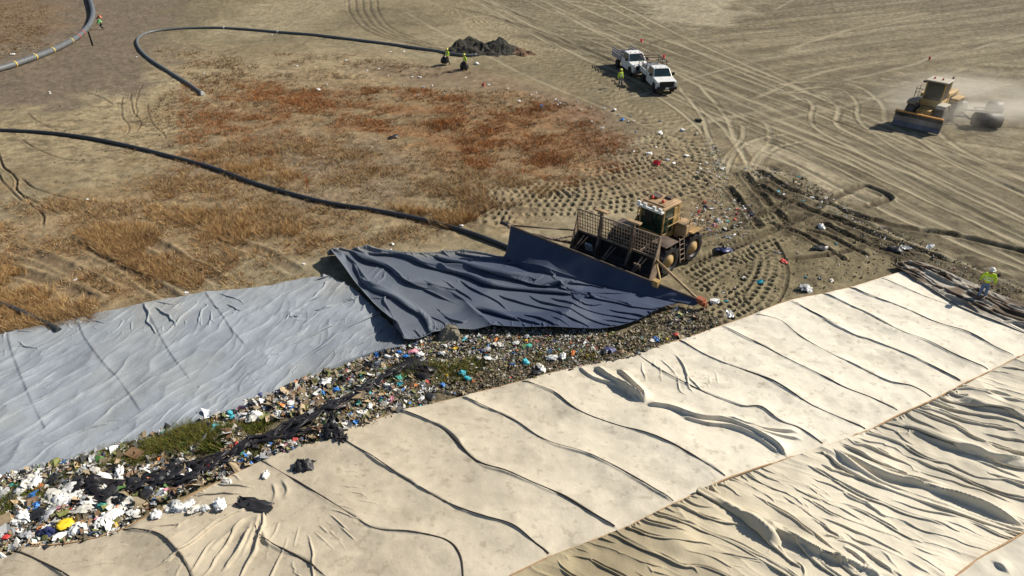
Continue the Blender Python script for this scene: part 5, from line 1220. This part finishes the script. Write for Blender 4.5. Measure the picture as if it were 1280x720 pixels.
# ---- litter: one object per piece
LM = {k: mat(k+' litter', v, .5, var=.12, scale=3, spec=.45) for k, v in KCOL.items()}
r5 = np.random.default_rng(5)
PROTO = {}
def proto_mesh(kind, key):
    if (kind, key) in PROTO: return PROTO[kind, key]
    r_ = np.random.default_rng(sum(map(ord, kind+key)) % 91)
    if kind in ('bag', 'scrap'):
        n = 8; a, b = np.meshgrid(np.linspace(-1, 1, n), np.linspace(-1, 1, n)); rr = np.sqrt((a*a+b*b)/1.6).clip(0, 1)
        hgt = .24 if kind == 'bag' else .07
        w = 1 if kind == 'bag' else .8
        zz = (1-rr**2)*hgt+r_.normal(0, .07, (n, n)); x = a*.5*(1-.25*(np.abs(b)**2))+r_.normal(0, .045, (n, n)); y = b*.5*w*(1-.25*(np.abs(a)**2))*.75+r_.normal(0, .045, (n, n))
        me = np_mesh(kind, np.stack([x, y, zz], -1).reshape(-1, 3), grid_faces(n, n), None, kind == 'bag')
    elif kind == 'box':
        m_ = MB().box((0, 0, .16), (.9, .6, .3)); m_.add([(-.45, -.3, .31), (.45, -.3, .31), (.5, -.62, .42), (-.4, -.6, .38)], [(0, 1, 2, 3)]).add([(-.45, .3, .31), (.45, .3, .31), (.4, .55, .25), (-.5, .6, .3)], [(3, 2, 1, 0)])
        me = bpy.data.meshes.new('box'); me.from_pydata(m_.v, [], m_.f)
    else:
        m_ = MB().lathe([(-.5, .05), (-.48, .16), (.15, .17), (.3, .12), (.4, .06), (.48, .06), (.5, .01)], (0, 0, .16), 'x', 12)
        me = bpy.data.meshes.new('bottle'); me.from_pydata(m_.v, [], m_.f)
    me.materials.append(LM[key]); PROTO[kind, key] = me; return me
CN_ = {'white': 'white', 'offw': 'off white', 'grey': 'grey', 'black': 'black', 'blue': 'blue', 'cyan': 'light blue', 'teal': 'teal', 'red': 'red', 'yel': 'yellow', 'org': 'orange', 'pink': 'pink', 'brown': 'brown', 'tan': 'tan', 'green': 'green', 'navy': 'navy blue'}
KN = {'bag': 'plastic_bag', 'scrap': 'paper_scrap', 'box': 'cardboard_box', 'bottle': 'bottle'}; KL = {'bag': 'crumpled %s plastic bag', 'scrap': 'crumpled %s scrap', 'box': '%s open cardboard box', 'bottle': '%s bottle'}
def piece(kind, key, px, py, s, where, group, z=None, unique=None):
    q = P(px, py); zz = (gz(*q)+.03) if z is None else z
    o = bpy.data.objects.new(KN[kind], proto_mesh(kind, key)); COL.objects.link(o); o.location = (q[0], q[1], zz+.02)
    o.scale = (s*r5.uniform(.8, 1.2), s*r5.uniform(.7, 1.2), s*r5.uniform(.7, 1.2)); o.rotation_euler = (r5.uniform(-.25, .25), r5.uniform(-.25, .25), r5.uniform(0, 6.28))
    tag(o, unique or ((KL[kind] % CN_[key])+' '+where), {'bag': 'plastic bag', 'scrap': 'scrap', 'box': 'box', 'bottle': 'bottle'}[kind], None if unique else group); return o
# in the strip, photo positions of the larger pieces
big = [('bag', 'white', 30, 650, .7), ('bag', 'white', 62, 642, .8), ('bag', 'white', 80, 628, .9), ('bag', 'white', 95, 622, .8), ('bag', 'white', 128, 603, 1.0), ('bag', 'white', 150, 593, .8), ('bag', 'white', 45, 604, 1.0), ('bag', 'offw', 40, 600, .7), ('bag', 'white', 88, 612, 1.1), ('bag', 'offw', 66, 623, .9),
       ('bag', 'white', 145, 645, 1.0), ('bag', 'white', 128, 655, .8), ('bag', 'white', 95, 665, .7), ('bag', 'offw', 105, 640, .9), ('bag', 'white', 112, 635, .6), ('bag', 'yel', 83, 659, .75), ('bag', 'yel', 145, 659, .4), ('bag', 'white', 168, 640, .7), ('bag', 'grey', 60, 648, .8), ('bag', 'white', 182, 588, .5), ('bag', 'white', 200, 606, .5),
       ('scrap', 'blue', 44, 636, .6), ('scrap', 'blue', 38, 634, .4), ('bag', 'teal', 130, 636, .6), ('bag', 'teal', 54, 647, .4), ('bag', 'pink', 78, 636, .5), ('bag', 'red', 10, 674, .4), ('bag', 'white', 20, 655, .5), ('bag', 'navy', 60, 668, .8), ('bag', 'black', 50, 645, .8), ('bag', 'black', 70, 603, .8), ('bag', 'black', 100, 605, 1.0), ('bag', 'black', 118, 612, .9),
       ('bag', 'black', 140, 618, 1.0), ('bag', 'black', 170, 606, 1.1), ('bag', 'black', 150, 625, .8), ('bag', 'black', 185, 620, .8), ('bag', 'black', 200, 598, .9), ('bag', 'black', 218, 588, .9), ('scrap', 'white', 135, 660, .6), ('scrap', 'offw', 15, 645, .5), ('bag', 'white', 55, 665, .5), ('bag', 'grey', 36, 672, .6), ('scrap', 'tan', 32, 645, .6),
       ('bag', 'white', 322, 522, .8), ('bag', 'offw', 315, 527, .7), ('bag', 'blue', 363, 513, .45), ('bag', 'blue', 403, 495, .45), ('bag', 'blue', 421, 491, .5), ('bag', 'cyan', 268, 537, .6), ('bag', 'cyan', 290, 524, .4), ('bag', 'white', 270, 518, .5), ('bag', 'white', 407, 482, .8), ('bag', 'black', 290, 517, .6), ('bag', 'black', 340, 512, .6), ('bag', 'grey', 300, 525, .6),
       ('bag', 'navy', 262, 533, .5), ('scrap', 'red', 378, 509, .5), ('box', 'brown', 285, 546, .5), ('box', 'tan', 385, 495, .4), ('bag', 'white', 241, 563, .5), ('bag', 'white', 227, 577, .4), ('bag', 'black', 245, 560, .6), ('scrap', 'org', 205, 573, .5), ('box', 'brown', 170, 570, .6), ('scrap', 'tan', 148, 573, .5),
       ('bag', 'cyan', 657, 457, .45), ('scrap', 'offw', 623, 435, .75), ('scrap', 'org', 620, 429, .35), ('bag', 'grey', 608, 441, .5), ('scrap', 'navy', 603, 442, .4), ('bag', 'white', 690, 451, .75), ('bag', 'white', 703, 449, .5), ('bag', 'offw', 675, 462, .6), ('bag', 'white', 678, 466, .5), ('bag', 'black', 670, 470, .5), ('scrap', 'org', 716, 445, .4), ('bag', 'navy', 762, 441, .6), ('bag', 'brown', 775, 443, .5),
       ('bag', 'black', 755, 443, .5), ('bag', 'white', 525, 447, .6), ('bag', 'pink', 518, 444, .6), ('bag', 'blue', 500, 444, .4), ('bag', 'blue', 508, 449, .4), ('bag', 'white', 553, 446, .5), ('bag', 'white', 598, 452, .4), ('bag', 'white', 485, 450, .45), ('scrap', 'cyan', 500, 484, .45), ('bag', 'white', 484, 486, .5), ('bag', 'black', 538, 499, .6), ('bag', 'white', 527, 502, .5), ('bag', 'blue', 554, 485, .3),
       ('scrap', 'yel', 569, 439, .3), ('bag', 'white', 610, 452, .4), ('scrap', 'red', 425, 533, .35), ('scrap', 'pink', 490, 503, .4), ('bag', 'white', 463, 511, .5), ('bag', 'white', 455, 520, .4), ('bag', 'cyan', 578, 470, .5), ('bag', 'cyan', 585, 477, .4), ('bag', 'white', 645, 433, .4), ('bag', 'teal', 661, 436, .35), ('bag', 'grey', 658, 425, .4), ('scrap', 'blue', 820, 426, .5), ('bag', 'red', 845, 421, .35),
       ('bag', 'offw', 815, 428, .4), ('box', 'brown', 400, 505, .5), ('box', 'tan', 450, 500, .5), ('bottle', 'teal', 470, 480, .3), ('bottle', 'offw', 590, 460, .3), ('bottle', 'blue', 640, 460, .3), ('bottle', 'grey', 540, 470, .3), ('scrap', 'green', 283, 533, .4), ('bag', 'white', 0, 640, .7), ('bag', 'grey', 5, 620, .6), ('bag', 'black', 15, 625, .6), ('box', 'tan', 8, 655, .6), ('bag', 'white', 25, 617, .6), ('bag', 'offw', 120, 590, .7)]
for k, (kind, key, px, py, s) in enumerate(big):
    where = 'in the strip waste by the far end of the pale grey sheet' if px < 260 else ('in the strip waste under the dark folded sheet' if px > 470 else 'in the strip waste beside the black plastic rope')
    if px < 260: where = 'in the litter at the wide lower end of the strip'
    piece(kind, key, px, py, s*.8, where, 'larger pieces of waste in the strip', z=gz(*P(px, py))+.10)
# on the tan cover
for px, py, s, key, lab in ((226, 639, .62, 'white', 'white plastic bag, lower of the pile on the pleated tan sheet'), (236, 634, .6, 'white', 'white plastic bag at the head of the pile on the pleated tan sheet'), (243, 641, .45, 'offw', 'off white plastic bag at the tail of the pile on the pleated tan sheet'), (197, 648, .5, 'white', 'white plastic bag alone at the edge of the tan sheet beside the pile'),
                           (276, 636, .5, 'white', 'white plastic bag beside the dark hole in the tan sheet'), (284, 604, .45, 'offw', 'off white plastic bag high on the pleats of the tan sheet'), (333, 596, .35, 'white', 'small white bag beside the seam near the black bag'), (220, 632, .5, 'grey', 'grey plastic film in the pile on the pleated tan sheet')):
    q = P(px, py); z = HT3(*q, True); piece('bag', key, px, py, s, '', None, z=(z if z is not None else gz(*q)+.1), unique=lab)
for k_ in range(14):
    px, py = 222+r5.uniform(-18, 52), 640+r5.uniform(-7, 6); q = P(px, py); piece('scrap' if k_ % 2 else 'bag', ['white', 'offw', 'grey'][k_ % 3], px, py, r5.uniform(.15, .34), 'in the loose litter spread on the pleated tan sheet', 'litter on the pleated sheet', z=(HT3(*q, True) or .1)-.02)
q = P(381, 586); heap_cloth('black_bag', 381, 586, .75, LM['black'], 'crumpled black bag lying on the tan sheet under the waste strip', 'plastic bag', seed=8, flat=.7, z=HT3(*q) or .2)
q = P(318, 630); o = heap_cloth('black_plastic', 318, 633, 1.2, LM['black'], 'flat black plastic showing in the gap pulled open in the tan sheet', 'plastic sheet', seed=11, flat=.15, z=(HT3(*q, True) or .2)+.03, rz=-.25); o.scale = (1.1, .55, .5)
# scattered over brush and bare ground
def spread(poly, n, ks, where, grp, smin=.18, smax=.45):
    q = scatter(n, W(poly))
    for (x, y) in q:
        key = ks[r5.integers(len(ks))]; kind = 'bag' if r5.random() < .45 else 'scrap'
        o = bpy.data.objects.new(KN[kind], proto_mesh(kind, key)); COL.objects.link(o); s = r5.uniform(smin, smax)*.8; o.location = (x, y, gz(x, y)+.04)
        o.scale = (s, s*r5.uniform(.5, 1), s); o.rotation_euler = (r5.uniform(-.4, .4), r5.uniform(-.4, .4), r5.uniform(0, 6.28))
        tag(o, (KL[kind] % CN_[key])+' '+where, 'plastic bag' if kind == 'bag' else 'scrap', grp)
def spots(lst, where, grp, key='white', kind='bag'):
    for px, py, s in lst: piece(kind, key, px, py, s*.62, where, grp)
spots([(371, 83, .6), (433, 77, .5), (398, 111, .65), (459, 89, .4), (488, 66, .45), (515, 97, .5), (525, 97, .6), (596, 81, .9), (530, 109, .5), (611, 107, .6), (582, 98, .4), (505, 66, .4), (340, 44, .4), (474, 87, .4), (62, 116, .4), (255, 93, .5), (171, 72, .5), (63, 118, .4)], 'on the slope above the rust brush', 'litter on the slope above the brush')
spots([(649, 127, .6), (670, 116, .45), (700, 130, .55), (768, 138, .8), (825, 167, 1.0), (853, 163, .7), (811, 194, .9), (792, 191, .5), (834, 202, .75), (842, 206, .6), (858, 196, .7), (820, 185, .45), (785, 152, .4), (740, 152, .5), (753, 160, .5)], 'on the ground past the end of the rust brush', 'litter past the brush')
spots([(677, 133, .5), (778, 150, .7)], 'on the ground past the end of the rust brush', 'litter past the brush', 'blue')
spots([(233, 368, .45), (95, 353, .35), (491, 309, .5), (489, 316, .4), (538, 272, .4), (577, 286, .5), (567, 282, .4), (380, 332, .3), (110, 252, .35)], 'in the dry grass above the sheets', 'litter in the dry grass')
spread([(640, 115), (760, 130), (880, 165), (900, 205), (860, 225), (800, 220), (790, 170)], 45, ['white', 'offw', 'white', 'grey'], 'on the ground past the end of the rust brush', 'litter past the brush', .15, .4)
spread([(300, 85), (600, 100), (760, 140), (620, 130), (330, 110)], 22, ['white', 'offw', 'white', 'grey'], 'on the slope above the rust brush', 'litter on the slope above the brush', .15, .38)
spread([(870, 255), (930, 250), (945, 270), (925, 300), (880, 300), (865, 285)], 55, ['white', 'offw', 'white', 'grey', 'pink', 'red', 'white', 'navy'], 'in the loose litter behind the compactor', 'litter behind the compactor', .15, .55)
spread([(925, 208), (990, 212), (1040, 245), (1100, 290), (1060, 280), (960, 240)], 26, ['white', 'grey', 'cyan', 'offw', 'black'], 'along the ridge of torn earth behind the compactor', 'litter along the torn ridge', .15, .45)
spread([(960, 280), (1150, 325), (1120, 335), (1000, 372), (900, 400), (900, 330)], 24, ['white', 'grey', 'offw', 'black', 'cyan'], 'on the churned ground beyond the seamed tan sheet', 'litter on the churned ground', .15, .4)
spread([(880, 185), (910, 215), (910, 255), (885, 240)], 22, ['white', 'grey', 'offw', 'black', 'white'], 'beside the bend in the wheel tracks', 'litter at the bend of the tracks', .15, .4)
for px, py, s, kind, key, lab in ((905, 314, 1.0, 'scrap', 'navy', 'long navy blue sheet of plastic on the pitted ground right of the steel wheel'), (1006, 365, .9, 'bag', 'grey', 'grey crumpled bag at the edge of the cracked wheel tracks beyond the tan sheet'), (948, 355, .5, 'scrap', 'cyan', 'light blue scrap on the pitted ground before the curved crack'), (893, 378, .5, 'bag', 'white', 'white bag on the ground beside the tip of the bar'),
                                 (911, 394, .7, 'scrap', 'white', 'white scrap between the tip of the bar and the tan sheet'), (979, 330, .4, 'bag', 'red', 'small red bag at the curved crack in the pitted ground'), (1024, 314, .8, 'bag', 'black', 'black bag on the churned ground beyond the pitted tracks'), (1117, 315, .9, 'bag', 'black', 'black bag just beyond the head of the bunched sheet'), (1128, 312, .8, 'scrap', 'white', 'white sheet lying beside a black bag beyond the bunched sheet'),
                                 (1026, 287, .6, 'bag', 'white', 'white bag in the torn ruts beyond the pitted ground'), (45, 71, 1.1, 'scrap', 'white', 'white sheet lying against the thick pipe in the top corner'), (17, 70, .5, 'bag', 'white', 'white bag beside the thick pipe on the dark soil'), (873, 150, .9, 'scrap', 'black', 'dark flat scrap on the bare pad by the cleat tracks'), (492, 172, .9, 'bag', 'black', 'small black bag in the rust brush'), (1162, 310, .5, 'scrap', 'white', 'small white scrap beyond the bunched sheet')):
    piece(kind, key, px, py, s, '', None, unique=lab)
# ---- twisted black plastic running through the strip
def twisted(name, pts, r, label, seed):
    p = smooth(W(pts), 7); q = [(x+.05*math.sin(i*1.7+seed), y+.05*math.cos(i*2.3), gz(x, y)+.24+.03*math.sin(i*.9)) for i, (x, y) in enumerate(p)]
    m_ = MB()
    for k in range(6):
        o_ = (k/5-.5)*2; rr_ = [r*(.10+.45*vn(np.array([i*.6]), np.array([seed+k*3.]), 3)[0]) for i in range(len(q))]
        m_.tube([(a+o_*r*.5+.5*r*(vn(np.array([i*.35]), np.array([k*5.+seed]), 2)[0]-.5)*2, b+o_*r*1.0+.9*r*(vn(np.array([i*.35]), np.array([k*5.+9+seed]), 4)[0]-.5)*2, c_-.08+.14*vn(np.array([i*.5]), np.array([k*5.+3+seed]), 5)[0]) for i, (a, b, c_) in enumerate(q)], rr_, 6, flat=.35)
    return tag(m_.build(name, m_film, None, True), label, 'plastic')
m_film = mat('black plastic film', (.018, .016, .018), .42, var=.3, scale=5, bump=.6, bscale=8)
twisted('twisted_plastic', [(240, 596), (270, 582), (300, 565), (330, 552), (370, 536), (410, 515), (450, 494), (480, 476), (505, 463)], .24, 'thick twisted black plastic running diagonally through the middle of the waste strip', 1)
twisted('twisted_plastic', [(185, 600), (220, 588), (260, 577), (300, 566), (330, 556), (370, 548), (405, 540), (415, 545)], .10, 'thin black plastic strand below the thick twisted one, ending at the knot', 2)
twisted('twisted_plastic', [(170, 612), (200, 603), (235, 596), (270, 584)], .28, 'black plastic bundle at the wide lower end of the twisted plastic', 3)
twisted('twisted_plastic', [(414, 510), (417, 525), (416, 540), (424, 550), (432, 556)], .14, 'black plastic strap dropping from the twisted plastic to the seam knot', 4)
o = heap_cloth('black_film_heap', 522, 463, 2.0, m_film, 'heap of torn black film at the upper end of the twisted plastic', 'plastic', seed=21, flat=.22, rz=-.5, off=.06); o.scale = (1, .8, .7)
o = heap_cloth('black_film_heap', 418, 545, .75, m_film, 'black knot of film at the edge of the tan sheet', 'plastic', seed=23, flat=.9, rz=.3, z=.15)
o = heap_cloth('torn_film', 120, 612, 2.2, m_film, 'torn black film spread under the white bags at the lower end', 'plastic', seed=25, flat=.10, rz=.2, off=.03)
o = heap_cloth('plastic_sheet', 148, 630, 1.1, LM['offw'], 'pale folded plastic sheet lying over the waste at the lower end', 'plastic sheet', seed=31, flat=.3, rz=-.4, off=.06)
# grey rubble lump under the folded sheet edge
o = heap_cloth('rubble_lump', 562, 424, 1.1, m_soil2, 'grey brown lump of rubble poking out under the dark folded sheet', 'rubble', seed=33, flat=1.0, off=0)
at_ = o.data.attributes.new('col', 'FLOAT_COLOR', 'POINT'); at_.data.foreach_set('color', np.tile(np.array([.20, .18, .14, 1], np.float32), len(o.data.vertices)))
# ---- dust raised by the roller
def puff(c0, size, dens, noise_scale=.6):
    m, nt, b = new_mat('dust'); nt.nodes.remove(b); out = nt.nodes['Material Output']
    pv = N(nt, 'ShaderNodeVolumePrincipled'); pv.inputs['Color'].default_value = (.97, .93, .85, 1); pv.inputs['Anisotropy'].default_value = .2
    tc = N(nt, 'ShaderNodeTexCoord'); nz = N(nt, 'ShaderNodeTexNoise'); nz.inputs['Scale'].default_value = noise_scale; nz.inputs['Detail'].default_value = 3
    nt.links.new(tc.outputs['Object'], nz.inputs['Vector'])
    ln = N(nt, 'ShaderNodeVectorMath', operation='LENGTH'); nt.links.new(tc.outputs['Object'], ln.inputs[0])
    fall = N(nt, 'ShaderNodeMapRange'); fall.inputs['From Min'].default_value = 1; fall.inputs['From Max'].default_value = .1; fall.inputs['To Min'].default_value = 0; fall.inputs['To Max'].default_value = 1
    nt.links.new(ln.outputs['Value'], fall.inputs['Value'])
    mr = N(nt, 'ShaderNodeMapRange'); mr.inputs['From Min'].default_value = .38; mr.inputs['From Max'].default_value = .66; nt.links.new(nz.outputs['Fac'], mr.inputs['Value'])
    mu = N(nt, 'ShaderNodeMath', operation='MULTIPLY'); nt.links.new(fall.outputs[0], mu.inputs[0]); nt.links.new(mr.outputs[0], mu.inputs[1])
    m2 = N(nt, 'ShaderNodeMath', operation='MULTIPLY'); nt.links.new(mu.outputs[0], m2.inputs[0]); m2.inputs[1].default_value = dens
    nt.links.new(m2.outputs[0], pv.inputs['Density']); nt.links.new(pv.outputs[0], out.inputs['Volume'])
    o = MB().lathe([(-1, .02), (-.92, .4), (-.7, .71), (-.38, .92), (0, 1), (.38, .92), (.7, .71), (.92, .4), (1, .02)], (0, 0, 0), 'z', 24).build('dust_cloud', m, None, True)
    o.location = c0; o.scale = size; return o
q = P(1212, 150); tag(puff((q[0], q[1]+.5, 1.3), (9.0, 7.0, 2.6), .24, 1.8), 'pale dust hanging round the roller and behind the dozer', 'dust', kind='stuff')
